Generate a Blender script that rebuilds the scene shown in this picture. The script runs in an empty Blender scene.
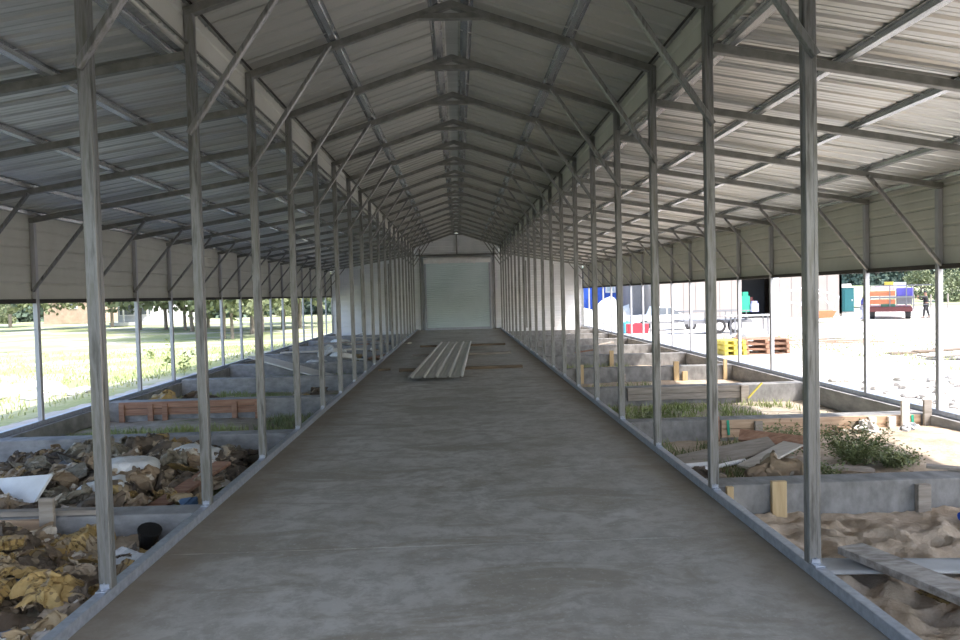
import bpy, math, random
from mathutils import Vector, Matrix, noise
random.seed(7)
R = random.Random(11)
COL = bpy.context.scene.collection
S = 1.524                                  # frame spacing
def FY(n): return 0.779 + S * n            # depth of frame n
XA, XO = 1.825, 5.50                       # aisle post line, outer post line
ZB = {-1: 0.007, 1: 0.054}                 # top of outer rails
ORD = 'zeroth first second third fourth fifth sixth seventh eighth ninth tenth eleventh twelfth thirteenth fourteenth fifteenth sixteenth seventeenth eighteenth nineteenth twentieth twenty-first'.split()
SIDE = {-1: 'grassy field side', 1: 'sandy yard side'}
END_Y = FY(21)

# ------------------------------------------------------------------ helpers
class MB:
    def __init__(s): s.v = []; s.f = []; s.sm = False
    def add(s, vs, fs):
        b = len(s.v); s.v += [tuple(v) for v in vs]; s.f += [tuple(b + i for i in f) for f in fs]; return s
    def box(s, c, d, rot=None):
        x, y, z = (q / 2 for q in d); m = rot or Matrix.Identity(3); c = Vector(c)
        vs = [c + m @ Vector((a * x, b * y, e * z)) for a in (-1, 1) for b in (-1, 1) for e in (-1, 1)]
        return s.add(vs, [(0, 1, 3, 2), (4, 6, 7, 5), (0, 4, 5, 1), (2, 3, 7, 6), (0, 2, 6, 4), (1, 5, 7, 3)])
    def bar(s, p0, p1, w, h, up=(0, 0, 1), ch=0.004):
        p0, p1 = Vector(p0), Vector(p1); d = (p1 - p0).normalized(); up = Vector(up)
        side = d.cross(up).normalized(); u = side.cross(d).normalized()
        a, b = w / 2, h / 2; c = min(ch, a * .5, b * .5)
        pr = [(-a + c, -b), (a - c, -b), (a, -b + c), (a, b - c), (a - c, b), (-a + c, b), (-a, b - c), (-a, -b + c)]
        return s.sweep(pr, p0, p1, side, u)
    def sweep(s, pr, p0, p1, side, u, closed=True, cap=True):
        n = len(pr); vs = [p + side * q[0] + u * q[1] for p in (p0, p1) for q in pr]
        fs = [(i, (i + 1) % n, n + (i + 1) % n, n + i) for i in range(n if closed else n - 1)]
        if cap and closed: fs += [tuple(range(n - 1, -1, -1)), tuple(range(n, 2 * n))]
        return s.add(vs, fs)
    def cyl(s, p0, p1, r0, r1=None, n=12, cap=True):
        r1 = r0 if r1 is None else r1; p0, p1 = Vector(p0), Vector(p1); d = (p1 - p0).normalized()
        a = d.cross(Vector((0, 0, 1)) if abs(d.z) < .9 else Vector((1, 0, 0))).normalized(); b = a.cross(d)
        vs = [p + a * math.cos(2 * math.pi * i / n) * r + b * math.sin(2 * math.pi * i / n) * r for p, r in ((p0, r0), (p1, r1)) for i in range(n)]
        fs = [(i, (i + 1) % n, n + (i + 1) % n, n + i) for i in range(n)]
        if cap: fs += [tuple(range(n - 1, -1, -1)), tuple(range(n, 2 * n))]
        return s.add(vs, fs)
    def grid(s, fn, nu, nv):
        vs = [fn(i / nu, j / nv) for j in range(nv + 1) for i in range(nu + 1)]
        return s.add(vs, [(j * (nu + 1) + i, j * (nu + 1) + i + 1, (j + 1) * (nu + 1) + i + 1, (j + 1) * (nu + 1) + i) for j in range(nv) for i in range(nu)])
    def mesh(s, name, smooth=False):
        me = bpy.data.meshes.new(name); me.from_pydata(s.v, [], s.f); me.update()
        if smooth:
            me.polygons.foreach_set('use_smooth', [True] * len(me.polygons))
        return me
    def build(s, name, mat, parent=None, loc=None, rot=None, smooth=False):
        me = s.mesh(name, smooth); me.materials.append(mat)
        return link(name, me, parent, loc, rot)
def link(name, me, parent=None, loc=None, rot=None):
    o = bpy.data.objects.new(name, me); COL.objects.link(o)
    if parent: o.parent = parent
    if loc is not None: o.location = loc
    if rot is not None: o.rotation_euler = rot
    return o
def tag(o, label, cat, group=None, kind=None):
    o['label'] = label; o['category'] = cat
    if group: o['group'] = group
    if kind: o['kind'] = kind
    return o
def struct(o): o['kind'] = 'structure'; return o
def empty(name, loc, label, cat, group=None, rz=0):
    o = link(name, None, None, loc, (0, 0, rz)); o.empty_display_size = .1
    return tag(o, label, cat, group)
def copy_tree(o, parent=None):
    c = o.copy(); COL.objects.link(c)
    if parent: c.parent = parent
    for ch in list(o.children): copy_tree(ch, c)
    return c
def fbm(x, y, z=0.0, o=4):
    a, t, f = 1, 0, 1
    for _ in range(o): t += a * noise.noise(Vector((x * f, y * f, z * f + 7.3))); a *= .5; f *= 2.03
    return t

# ------------------------------------------------------------------ camera (also used to read off real positions)
CAM = Vector((0, 0, 1.51)); FPX = 747.7
_pi, _ya, _ro = .0342, .0287, .0251
Fv = Vector((math.sin(_ya) * math.cos(_pi), math.cos(_ya) * math.cos(_pi), -math.sin(_pi)))
R0 = Vector((math.cos(_ya), -math.sin(_ya), 0)); U0 = R0.cross(Fv)
Rv = R0 * math.cos(_ro) - U0 * math.sin(_ro); Uv = U0 * math.cos(_ro) + R0 * math.sin(_ro)
cd = bpy.data.cameras.new('camera'); cam = bpy.data.objects.new('camera', cd); COL.objects.link(cam)
cd.sensor_width = 36; cd.lens = FPX / 960 * 36; cd.clip_end = 900; cd.clip_start = .05
cam.matrix_world = Matrix(((Rv.x, Uv.x, -Fv.x, 0), (Rv.y, Uv.y, -Fv.y, 0), (Rv.z, Uv.z, -Fv.z, CAM.z), (0, 0, 0, 1)))
bpy.context.scene.camera = cam
def X_at(px, y, py=320):
    d = Fv + Rv * ((px - 480) / FPX) + Uv * ((320 - py) / FPX); return CAM.x + d.x * y / d.y

# ------------------------------------------------------------------ materials
def new_mat(name):
    m = bpy.data.materials.new(name); m.use_nodes = True; nt = m.node_tree; b = nt.nodes['Principled BSDF']
    return m, nt, b
def nd(nt, t, **k):
    n = nt.nodes.new(t)
    for a, v in k.items():
        if a in n.inputs: n.inputs[a].default_value = v
        else: setattr(n, a, v)
    return n
def coords(nt, scale=(1, 1, 1), which='Object', rnd=True):
    tc = nd(nt, 'ShaderNodeTexCoord'); mp = nd(nt, 'ShaderNodeMapping'); mp.inputs['Scale'].default_value = scale
    nt.links.new(tc.outputs[which], mp.inputs['Vector'])
    if rnd:
        oi = nd(nt, 'ShaderNodeObjectInfo'); mu = nd(nt, 'ShaderNodeMath', operation='MULTIPLY'); mu.inputs[1].default_value = 37
        nt.links.new(oi.outputs['Random'], mu.inputs[0]); nt.links.new(mu.outputs[0], mp.inputs['Location'])
    return mp.outputs['Vector']
def ramp(nt, fac, stops):
    r = nd(nt, 'ShaderNodeValToRGB'); el = r.color_ramp.elements
    while len(el) > 1: el.remove(el[0])
    el[0].position = stops[0][0]; el[0].color = (*stops[0][1], 1)
    for p, c in stops[1:]:
        e = el.new(p); e.color = (*c, 1)
    nt.links.new(fac, r.inputs['Fac']); return r.outputs['Color']
def tex(nt, vec, scale, detail=6, rough=.6, dist=0):
    n = nd(nt, 'ShaderNodeTexNoise'); n.inputs['Scale'].default_value = scale; n.inputs['Detail'].default_value = detail
    n.inputs['Roughness'].default_value = rough; n.inputs['Distortion'].default_value = dist
    nt.links.new(vec, n.inputs['Vector']); return n.outputs['Fac']
def bump(nt, b, h, strength=.3, dist=.02):
    n = nd(nt, 'ShaderNodeBump'); n.inputs['Strength'].default_value = strength; n.inputs['Distance'].default_value = dist
    nt.links.new(h, n.inputs['Height']); nt.links.new(n.outputs['Normal'], b.inputs['Normal'])
def mix(nt, fac, a, b_):
    m = nd(nt, 'ShaderNodeMix', data_type='RGBA')
    if isinstance(fac, (int, float)): m.inputs[0].default_value = fac
    else: nt.links.new(fac, m.inputs[0])
    for i, c in ((6, a), (7, b_)):
        if isinstance(c, tuple): m.inputs[i].default_value = (*c, 1)
        else: nt.links.new(c, m.inputs[i])
    return m.outputs[2]
def noisy(name, c0, c1, scale=(1, 1, 1), ts=4, rough=.8, metal=0, lo=.35, hi=.65, bs=0, bscale=None, bd=.01, which='Object', rnd=True, spec=None, c2=None):
    m, nt, b = new_mat(name); v = coords(nt, scale, which, rnd); f = tex(nt, v, ts)
    st = [(lo, c0), (hi, c1)] if c2 is None else [(lo, c0), ((lo + hi) / 2, c1), (hi, c2)]
    nt.links.new(ramp(nt, f, st), b.inputs['Base Color'])
    b.inputs['Roughness'].default_value = rough; b.inputs['Metallic'].default_value = metal
    if spec is not None: b.inputs['Specular IOR Level'].default_value = spec
    if bs: bump(nt, b, tex(nt, v, bscale or ts * 3), bs, bd)
    return m
def flat(name, c, rough=.7, metal=0): 
    k = tuple(x * .86 for x in c); return noisy(name, k, c, ts=6, rough=rough, metal=metal)

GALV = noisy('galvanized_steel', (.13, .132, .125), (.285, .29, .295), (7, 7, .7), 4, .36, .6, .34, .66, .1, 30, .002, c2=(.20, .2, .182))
GALVO = noisy('skylit_galvanized_steel', (.37, .38, .41), (.48, .49, .53), (6, 6, .7), 5, .42, .35, .3, .7)  # sky light on the outer posts painted in as a paler steel
GALVB = noisy('sky_tinted_galvanized_steel', (.30, .33, .40), (.46, .50, .58), (3, 3, 3), 8, .36, .5, .3, .7)  # blue of the sky's reflection on the rails mixed into the base colour
HATM = noisy('shiny_hat_channel', (.42, .44, .46), (.62, .64, .66), (3, .5, 3), 6, .27, .8, .3, .7)
GALVD = noisy('dull_galvanized_rafter', (.19, .192, .18), (.31, .31, .29), (2, 2, 2), 5, .5, .6, .3, .7)
SHEET = noisy('reflection_streaked_roof_sheet', (.45, .455, .43), (.62, .625, .60), (.25, 3.5, 1), 3, .30, .55, .3, .7, rnd=False)  # reflection streaks of the lean-to roofs painted in as stretched colour noise
SHEETC = noisy('matte_roof_sheet', (.40, .402, .37), (.45, .452, .42), (.5, .5, .5), 2, .55, .15, .3, .7, rnd=False)
SIDING = noisy('cream_steel_siding', (.51, .515, .475), (.57, .575, .535), (.6, .6, .6), 3, .5, .1, rnd=False)
WHITESIDE = noisy('white_steel_siding', (.70, .72, .74), (.80, .81, .83), (.6, .6, .6), 3, .5, 0, rnd=False)
DARKTRIM = flat('dark_and_shaded_trim', (.035, .03, .026), .6)
SEAM = flat('grey_seam_cut', (.12, .12, .115), .8)
CONC = noisy('grey_concrete', (.20, .20, .205), (.36, .36, .365), (1.5, 1, 2.5), 4, .85, 0, .3, .7, .3, 25, .01)
CONCD = noisy('dark_formed_concrete', (.15, .147, .143), (.31, .305, .30), (2, 1, 1.3), 4, .85, 0, .3, .7, .3, 20, .01)
PINE = noisy('pine_board', (.36, .235, .15), (.58, .43, .30), (.6, 9, 9), 4, .75, 0, .3, .7)
PINEY = noisy('yellow_pine_stake', (.44, .31, .16), (.60, .46, .27), (8, 8, .7), 4, .7, 0, .3, .7)
WOODG = noisy('weathered_grey_wood', (.22, .19, .16), (.38, .34, .30), (.8, 8, 8), 4, .85, 0, .3, .7)
WOODR = noisy('reddish_brown_board', (.22, .11, .07), (.42, .25, .17), (.7, 8, 8), 4, .8, 0, .3, .7)
WOODD = noisy('dark_damp_wood', (.09, .065, .045), (.26, .19, .12), (.7, 8, 8), 4, .7, 0, .3, .7)
WOODP = noisy('pale_plywood', (.50, .46, .41), (.66, .62, .56), (1, 5, 5), 4, .8, 0, .3, .7)
GREEN = noisy('green_leaf', (.07, .12, .025), (.20, .28, .08), (1, 1, 1), 4, .6, 0)
WEEDG = noisy('weed_leaf', (.10, .13, .045), (.26, .29, .13), (1, 1, 1), 4, .6, 0)
GREENL = noisy('pale_green_leaf', (.14, .19, .06), (.34, .38, .14), (.2, .2, .2), 4, .6, 0)
TREEG = noisy('tree_leaf', (.10, .125, .06), (.24, .27, .15), (.3, .3, .3), 3, .7, 0)
TREEB = noisy('far_tree_leaf', (.07, .11, .08), (.13, .18, .14), (.1, .1, .1), 3, .8, 0)
BARK = noisy('tree_bark', (.16, .13, .10), (.30, .26, .22), (4, 4, 1), 4, .9, 0)
RUBBER = flat('black_rubber', (.025, .025, .027), .7)
BLACKP = flat('black_plastic', (.012, .012, .013), .5)
WHITEP = flat('white_paint', (.78, .78, .78), .4)
BLUEP = noisy('blue_painted_steel', (.015, .07, .38), (.025, .10, .50), ts=3, rough=.5)
ORANGE = flat('orange_paint', (.66, .22, .10), .5)
REDP = flat('red_paint', (.65, .03, .05), .5)
DRED = flat('dark_red_steel', (.13, .03, .03), .5)
TEAL = flat('teal_plastic', (.0, .10, .12), .5)
YELLOW = flat('yellow_paint', (.62, .52, .09), .6)
GREYP = flat('grey_painted_steel', (.2, .2, .21), .5)
TANB = noisy('tan_plywood', (.60, .44, .27), (.70, .53, .34), (1, 1, 3), 2, .8)
BEIGE = noisy('beige_metal_wall', (.31, .275, .25), (.34, .30, .275), ts=1, rough=.6)
BRICK = noisy('tan_brick', (.36, .27, .21), (.46, .36, .28), ts=2, rough=.9)
DARKIN = flat('dark_interior_shade', (.03, .03, .032), .8)
GLASS = flat('dark_window_glass', (.14, .16, .18), .1)
ROOFG = flat('grey_shingle', (.32, .33, .35), .8)
SKIN = flat('skin', (.35, .2, .13), .6)
BLUEPIPE = flat('blue_plastic_pipe', (.01, .08, .55), .4)
TIE = flat('green_strap', (.02, .35, .22), .5)

def slab_mat():
    m, nt, b = new_mat('stained_concrete_slab'); v = coords(nt, (1, 1, 1), rnd=False)
    big = tex(nt, v, .55, 5, .6, .6); med = tex(nt, v, 2.2, 8, .7, .4); fine = tex(nt, v, 40, 4, .7)
    c = mix(nt, ramp(nt, big, [(.38, (0, 0, 0)), (.62, (1, 1, 1))]), (.36, .345, .315), (.53, .525, .505))
    c = mix(nt, ramp(nt, med, [(.42, (0, 0, 0)), (.62, (.8, .8, .8))]), c, (.49, .485, .465))
    v2 = coords(nt, (.7, 1.5, 1), rnd=False); tr = tex(nt, v2, 1.4, 8, .65, .8)
    c = mix(nt, ramp(nt, tr, [(.50, (0, 0, 0)), (.60, (.75, .75, .75))]), c, (.27, .245, .20))
    v3 = coords(nt, (1, 1, 1), rnd=False); c = mix(nt, ramp(nt, tex(nt, v3, 5.5, 10, .75, .3), [(.42, (.6, .6, .6)), (.56, (0, 0, 0))]), c, (.26, .245, .215))
    c = mix(nt, ramp(nt, tex(nt, v3, 28, 6, .7), [(.56, (0, 0, 0)), (.66, (.45, .45, .45))]), c, (.56, .55, .53))
    # brown soil stain creeping in from both edges
    sp = nd(nt, 'ShaderNodeSeparateXYZ'); nt.links.new(v, sp.inputs[0]); ab = nd(nt, 'ShaderNodeMath', operation='ABSOLUTE'); nt.links.new(sp.outputs[0], ab.inputs[0])
    ad = nd(nt, 'ShaderNodeMath', operation='MULTIPLY_ADD'); nt.links.new(big, ad.inputs[0]); ad.inputs[1].default_value = 1.1; nt.links.new(ab.outputs[0], ad.inputs[2])
    c = mix(nt, stain(nt, ad.outputs[0]), c, (.22, .18, .135))
    nt.links.new(c, b.inputs['Base Color'])
    nt.links.new(rrange(nt, med, .42, .68), b.inputs['Roughness']); b.inputs['Specular IOR Level'].default_value = .5
    bump(nt, b, fine, .12, .004); return m
def rrange(nt, f, a, b_):
    n = nd(nt, 'ShaderNodeMapRange'); n.inputs['To Min'].default_value = a; n.inputs['To Max'].default_value = b_
    nt.links.new(f, n.inputs['Value']); return n.outputs['Result']
def stain(nt, f):
    n = nd(nt, 'ShaderNodeMapRange'); n.inputs['From Min'].default_value = 1.78; n.inputs['From Max'].default_value = 2.4; n.inputs['To Max'].default_value = .85
    nt.links.new(f, n.inputs['Value']); return n.outputs['Result']
SLAB = slab_mat()

def soil_mat(name, sand, sand2, grass=None, gscale=1.0, glo=.5, ghi=.6, bs=.5):
    m, nt, b = new_mat(name); v = coords(nt, (1, 1, 1), rnd=False)
    c = mix(nt, ramp(nt, tex(nt, v, 3, 8, .7), [(.35, (0, 0, 0)), (.65, (1, 1, 1))]), sand, sand2)
    if grass:
        g = ramp(nt, tex(nt, v, 9, 6, .7), [(.3, grass[0]), (.7, grass[1])])
        c = mix(nt, ramp(nt, tex(nt, v, gscale, 6, .6), [(glo, (0, 0, 0)), (ghi, (1, 1, 1))]), c, g)
    nt.links.new(c, b.inputs['Base Color']); b.inputs['Roughness'].default_value = .95; b.inputs['Specular IOR Level'].default_value = .1
    bump(nt, b, tex(nt, v, 22, 6, .7), bs, .02); return m
SANDIN = soil_mat('tan_sand', (.38, .30, .22), (.60, .50, .40), bs=1.0)
DIRTIN = soil_mat('brown_soil', (.27, .23, .18), (.45, .40, .33), ((.12, .14, .05), (.24, .27, .11)), 1.6, .54, .64)
FIELD = soil_mat('grassy_field', (.40, .39, .33), (.50, .49, .43), ((.23, .27, .125), (.34, .375, .20)), .30, .36, .54, .2)
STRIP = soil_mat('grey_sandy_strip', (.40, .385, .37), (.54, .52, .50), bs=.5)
YARD = soil_mat('pale_sand_yard', (.42, .39, .355), (.68, .65, .62), ((.27, .29, .17), (.38, .40, .25)), .16, .55, .68, .5)

def bag_mat(name, base, base2, patch, pamt, blue=False, print_=False):
    m, nt, b = new_mat(name); v = coords(nt, (1, 1, 1)); 
    c = mix(nt, ramp(nt, tex(nt, v, 7, 6, .6), [(.35, (0, 0, 0)), (.65, (1, 1, 1))]), base, base2)
    c = mix(nt, ramp(nt, tex(nt, v, 4.5, 2, .4), [(pamt, (0, 0, 0)), (pamt + .02, (1, 1, 1))]), c, patch)
    if print_:                                # rows of dark print like lettering on a sack
        v3 = coords(nt, (1, 1, 1), rnd=False); w = nd(nt, 'ShaderNodeTexWave'); w.inputs['Scale'].default_value = 7; w.bands_direction = 'Y'; nt.links.new(v3, w.inputs['Vector'])
        t = tex(nt, coords(nt, (1, .6, .1)), 42, 2, .5); pa = ramp(nt, tex(nt, v, 5, 1, .4), [(.48, (0, 0, 0)), (.50, (1, 1, 1))])
        mu = nd(nt, 'ShaderNodeMath', operation='MULTIPLY'); nt.links.new(w.outputs['Fac'], mu.inputs[0]); nt.links.new(t, mu.inputs[1])
        m2 = nd(nt, 'ShaderNodeMath', operation='MULTIPLY'); nt.links.new(mu.outputs[0], m2.inputs[0]); nt.links.new(pa, m2.inputs[1]); c = mix(nt, ramp(nt, m2.outputs[0], [(.36, (0, 0, 0)), (.42, (.7, .7, .7))]), c, (.10, .06, .03))
    if blue:
        c = mix(nt, ramp(nt, tex(nt, v, 3.3, 1, .4), [(.60, (0, 0, 0)), (.62, (1, 1, 1))]), c, (.07, .13, .23))
    nt.links.new(c, b.inputs['Base Color']); b.inputs['Roughness'].default_value = .75
    bump(nt, b, tex(nt, v, 14, 5, .6, .5), .5, .02); return m
BAGM = {
 'ochre yellow': bag_mat('ochre_printed_paper', (.36, .24, .085), (.46, .33, .14), (.33, .26, .17), .54, False, True),
 'kraft brown': bag_mat('kraft_paper', (.20, .14, .09), (.31, .235, .155), (.50, .45, .38), .60),
 'dark brown': bag_mat('dark_damp_paper', (.075, .058, .042), (.15, .115, .085), (.34, .27, .19), .58),
 'tan and white': bag_mat('tan_white_paper', (.28, .22, .155), (.38, .31, .235), (.66, .62, .58), .50),
 'blue-striped': bag_mat('blue_striped_paper', (.32, .235, .13), (.42, .32, .2), (.62, .60, .57), .55, True),
 'white': bag_mat('white_woven_plastic', (.56, .58, .60), (.68, .70, .72), (.74, .75, .77), .6),
 'olive grey': bag_mat('olive_grey_paper', (.17, .15, .115), (.26, .235, .185), (.40, .37, .31), .6),
}

# ------------------------------------------------------------------ ground levels
def fall(r): return -.15 - .15 * min(1, max(0, (r - 6) / 8)) - .12 * min(1, max(0, (r - 16) / 14)) - .38 * min(1, max(0, (r - 30) / 16))
def g_out(x, y):
    r = math.hypot(x, y); e = min(1, max(0, (abs(x) - 6) / 4))
    return fall(r) + e * (.05 * fbm(x * .35, y * .35) + .03 * fbm(x * 1.3, y * 1.3, 3))
BUMPS = [(-1, 3.7, 4.2, 1.1, 1.0, .08), (-1, 3.3, 7.2, 1.3, .8, .10), (-1, 3.6, 10.2, 1.5, .9, .14), (-1, 3.6, 13.0, 1.6, .9, .10), (1, 3.4, 10.2, 1.4, .8, .08), (1, 4.7, 7.2, .8, 1.2, .10), (1, 4.3, 4.9, 1.2, .5, .05)]
FOOT = [(R.uniform(2.0, 5.3), R.uniform(2.4, 5.4), R.uniform(0, 3.1), R.uniform(.02, .055)) for _ in range(150)]
def g_in(sd, x, y):
    ax = abs(x); base = -.30 if sd < 0 else -.29
    if sd > 0 and y < 5.6: base = -.22
    if sd > 0 and 5.6 <= y < 8.6: base = -.24 + .05 * max(0, (ax - 3.4))
    z = base + .035 * fbm(x * 1.1, y * 1.1, sd) + .012 * fbm(x * 5, y * 5, sd) + (.022 * abs(fbm(x * 9, y * 9, 4)) + .006 * fbm(x * 26, y * 26, 4, 2) if sd > 0 and y < 5.7 else 0)
    for b in BUMPS:
        if b[0] == sd: z += b[5] * math.exp(-((ax - b[1]) / b[3]) ** 2 - ((y - b[2]) / b[4]) ** 2)
    if sd > 0 and y < 5.6:
        for fx, fy, a, d in FOOT:
            dx, dy = ax - fx, y - fy
            if abs(dx) < .4 and abs(dy) < .4:
                u = dx * math.cos(a) + dy * math.sin(a); w = -dx * math.sin(a) + dy * math.cos(a)
                q = (u / .15) ** 2 + (w / .075) ** 2; z += -d * math.exp(-q) + d * .45 * math.exp(-(math.sqrt(q) - 1.5) ** 2 * 3)
    return z

def grid_ground(name, x0, x1, y0, y1, nx, ny, fn, mat):
    m = MB(); m.grid(lambda u, v: (x0 + (x1 - x0) * u, y0 + (y1 - y0) * v, fn(x0 + (x1 - x0) * u, y0 + (y1 - y0) * v)), nx, ny)
    return struct(m.build(name, mat, smooth=True))
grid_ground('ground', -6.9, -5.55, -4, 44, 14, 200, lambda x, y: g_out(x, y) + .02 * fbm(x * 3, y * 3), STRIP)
for sd, mt in ((-1, FIELD), (1, YARD)):
    a, b_ = sorted((sd * (6.85 if sd < 0 else 5.55), sd * 22)); grid_ground('ground', a, b_, -4, 44, 90, 260, g_out, mt)
    a, b_ = sorted((sd * 22, sd * 190)); grid_ground('ground', a, b_, -4, 230, 60, 90, g_out, mt)
    a, b_ = sorted((0, sd * 22)); grid_ground('ground', a, b_, 44, 230, 14, 60, g_out, mt)
grid_ground('ground', -5.55, 5.55, END_Y + .25, 44, 12, 12, g_out, FIELD)
# stall floors
grid_ground('ground', -5.5, -1.8, 1.2, 9, 110, 230, lambda x, y: g_in(-1, x, y), DIRTIN)
grid_ground('ground', -5.5, -1.8, 9, END_Y + .2, 40, 200, lambda x, y: g_in(-1, x, y), DIRTIN)
grid_ground('ground', 1.8, 5.5, 1.2, 5.6, 150, 190, lambda x, y: g_in(1, x, y), SANDIN)
grid_ground('ground', 1.8, 5.5, 5.6, 8.7, 90, 80, lambda x, y: g_in(1, x, y), SANDIN)
grid_ground('ground', 1.8, 5.5, 8.7, 11.5, 60, 50, lambda x, y: g_in(1, x, y), DIRTIN)
grid_ground('ground', 1.8, 5.5, 11.5, END_Y + .2, 40, 160, lambda x, y: g_in(1, x, y), SANDIN)
# slab, with two sawn joints
ys = [-2.5, 4.47, 4.478, 10.5, 10.508, 16.6, 16.608, 22.7, 22.708, 28.8, 28.808, END_Y + .2]
m = MB()
for i in range(0, len(ys), 2):
    a, b_ = ys[i], ys[i + 1]; m.box((0, (a + b_) / 2, -.2), (3.74, b_ - a, .4))
struct(m.build('floor', SLAB))
m = MB(); m.box((0, 15, -.22), (3.7, 35, .42)); struct(m.build('floor', SEAM))
for sd in (-1, 1):
    m = MB(); m.box((sd * XO, (END_Y + 1.4) / 2, ZB[sd] - .06 - .25), (.22, END_Y - 1.0, .5)); struct(m.build('trim_%d' % (1 if sd < 0 else 2), CONCD if sd < 0 else CONC))

# ------------------------------------------------------------------ steel frame
T = .0635
ZE = 3.51                                   # underside of centre rafters at the posts
def rz(x): return ZE + (XA - T / 2 - abs(x)) / 3
ZL = 3.19                                   # underside of lean-to rafters at the posts
def lz(x): return ZL - (abs(x) - XA) / 6
POSTG = {-1: 'aisle posts on the field side', 1: 'aisle posts on the yard side'}
protoA, protoO, protoL = {}, {}, {}
for sd in (-1, 1):
    # aisle post, local origin at its foot on the rail
    ztop = 3.555 - T
    pm = MB(); pm.bar((0, 0, 0), (0, 0, ztop - .015), T, T, up=(0, 1, 0))
    pm.box((-sd * .0325, -.012, (ztop) / 2), (.003, .004, ztop - .1)); pm.box((.012, -.0325, ztop / 2), (.004, .003, ztop - .1))
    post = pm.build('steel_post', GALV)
    bm_ = MB(); za = 2.70 - T; a = Vector((-sd * .0, -.051, za)); b = Vector((-sd * (XA - 1.10), -.051, rz(1.10) - T + .02))
    bm_.bar(a - (b - a).normalized() * .03, b + (b - a).normalized() * .02, .036, .05, up=(-sd * 0, 1, 0)); bm_.build('brace', GALV, post)
    cm = MB(); cm.box((0, -.036, .014), (.044, .006, .03)); cm.box((0, -.058, .004), (.05, .05, .006))
    cm.cyl((0, -.062, .004), (0, -.062, .014), .007, n=6); cm.cyl((0, -.036, .03), (0, -.045, .03), .006, n=6); cm.build('base_clip', GALVB, post)
    protoA[sd] = post
    # outer post
    zt = lz(XO) - ZB[sd]
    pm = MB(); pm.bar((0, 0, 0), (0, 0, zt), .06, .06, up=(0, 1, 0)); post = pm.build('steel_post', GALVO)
    bm_ = MB(); a = Vector((-sd * .01, -.048, 1.72 - ZB[sd])); b = Vector((-sd * (XO - 4.66), -.048, lz(4.66) - ZB[sd] + .02))
    bm_.bar(a - (b - a).normalized() * .03, b, .034, .048, up=(0, 1, 0)); bm_.build('brace', GALV, post)
    protoO[sd] = post
    lm = MB(); lm.bar((0, 0, 0), (sd * (XO - XA - .0), 0, -(XO - XA) / 6), T, T, up=(0, 0, 1)); protoL[sd] = lm.build('lean_to_rafter', GALVD)
    # first rafters sit at the second frame
for sd in (-1, 1):
    firstA = firstO = firstL = True
    for n in range(2, 21):
        p = protoA[sd] if firstA else copy_tree(protoA[sd]); firstA = False
        p.location = (sd * XA, FY(n), T)
        look = 'mottled galvanized aisle post'
        tag(p, '%s, %s from the front on the %s' % (look, ORD[n - 1], SIDE[sd]), 'post', POSTG[sd])
    k = 0
    for n in range(5, 21):
        p = protoO[sd] if firstO else copy_tree(protoO[sd]); firstO = False; k += 1
        p.location = (sd * XO, FY(n), ZB[sd])
        tag(p, 'skylit pale outer eave post, %s from the front on the %s' % (ORD[k], SIDE[sd]), 'post', 'outer eave posts on the ' + SIDE[sd])
    for n in range(2, 21):
        p = protoL[sd] if firstL else copy_tree(protoL[sd]); firstL = False
        p.location = (sd * (XA + .034), FY(n), lz(XA) + T / 2 + .003)
        tag(p, 'sloping lean-to rafter, %s from the front on the %s' % (ORD[n - 1], SIDE[sd]), 'rafter', 'lean-to rafters on the ' + SIDE[sd])
# centre trusses
root = empty('roof_truss', (0, 0, ZE), 'x', 'truss')
for sd in (-1, 1):
    m = MB(); m.bar((sd * (XA + .03), 0, rz(XA + .03) - ZE + T / 2 + .002), (0, 0, rz(0) - ZE + T / 2 + .002), T, T, up=(0, 0, 1)); m.build('rafter', GALVD, root)
m = MB(); w, zb, zt_ = .33, .50, .545
n_ = 14; vs, fs = [], []
for j, y in enumerate((-.037, -.031)):
    for i in range(n_ + 1):
        t = -1 + 2 * i / n_; vs.append((t * .2, y, .555 + .05 * (1 - t * t)))
        vs.append((t * .26, y, .66 - abs(t) * .26 / 3))
for i in range(n_): fs.append((2 * i, 2 * i + 2, 2 * i + 3, 2 * i + 1)); q = 2 * (n_ + 1); fs.append((q + 2 * i, q + 2 * i + 1, q + 2 * i + 3, q + 2 * i + 2)); fs.append((2 * i, q + 2 * i, q + 2 * i + 2, 2 * i + 2))
m.add(vs, fs)
m.add([(-w, -.037, zb), (w, -.037, zb), (.2, -.037, zt_), (-.2, -.037, zt_), (-w, .037, zb), (w, .037, zb), (.2, .037, zt_), (-.2, .037, zt_)], [(0, 1, 2, 3), (7, 6, 5, 4), (0, 4, 5, 1), (3, 2, 6, 7), (0, 3, 7, 4), (1, 5, 6, 2)])
m.build('ridge_plate', GALVD, root)
for n in range(2, 21):
    t = root if n == 2 else copy_tree(root); t.location = (0, FY(n), ZE)
    tag(t, 'gabled centre roof truss with flat ridge plate, %s from the front' % ORD[n - 1], 'truss', 'roof trusses over the aisle')

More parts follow.
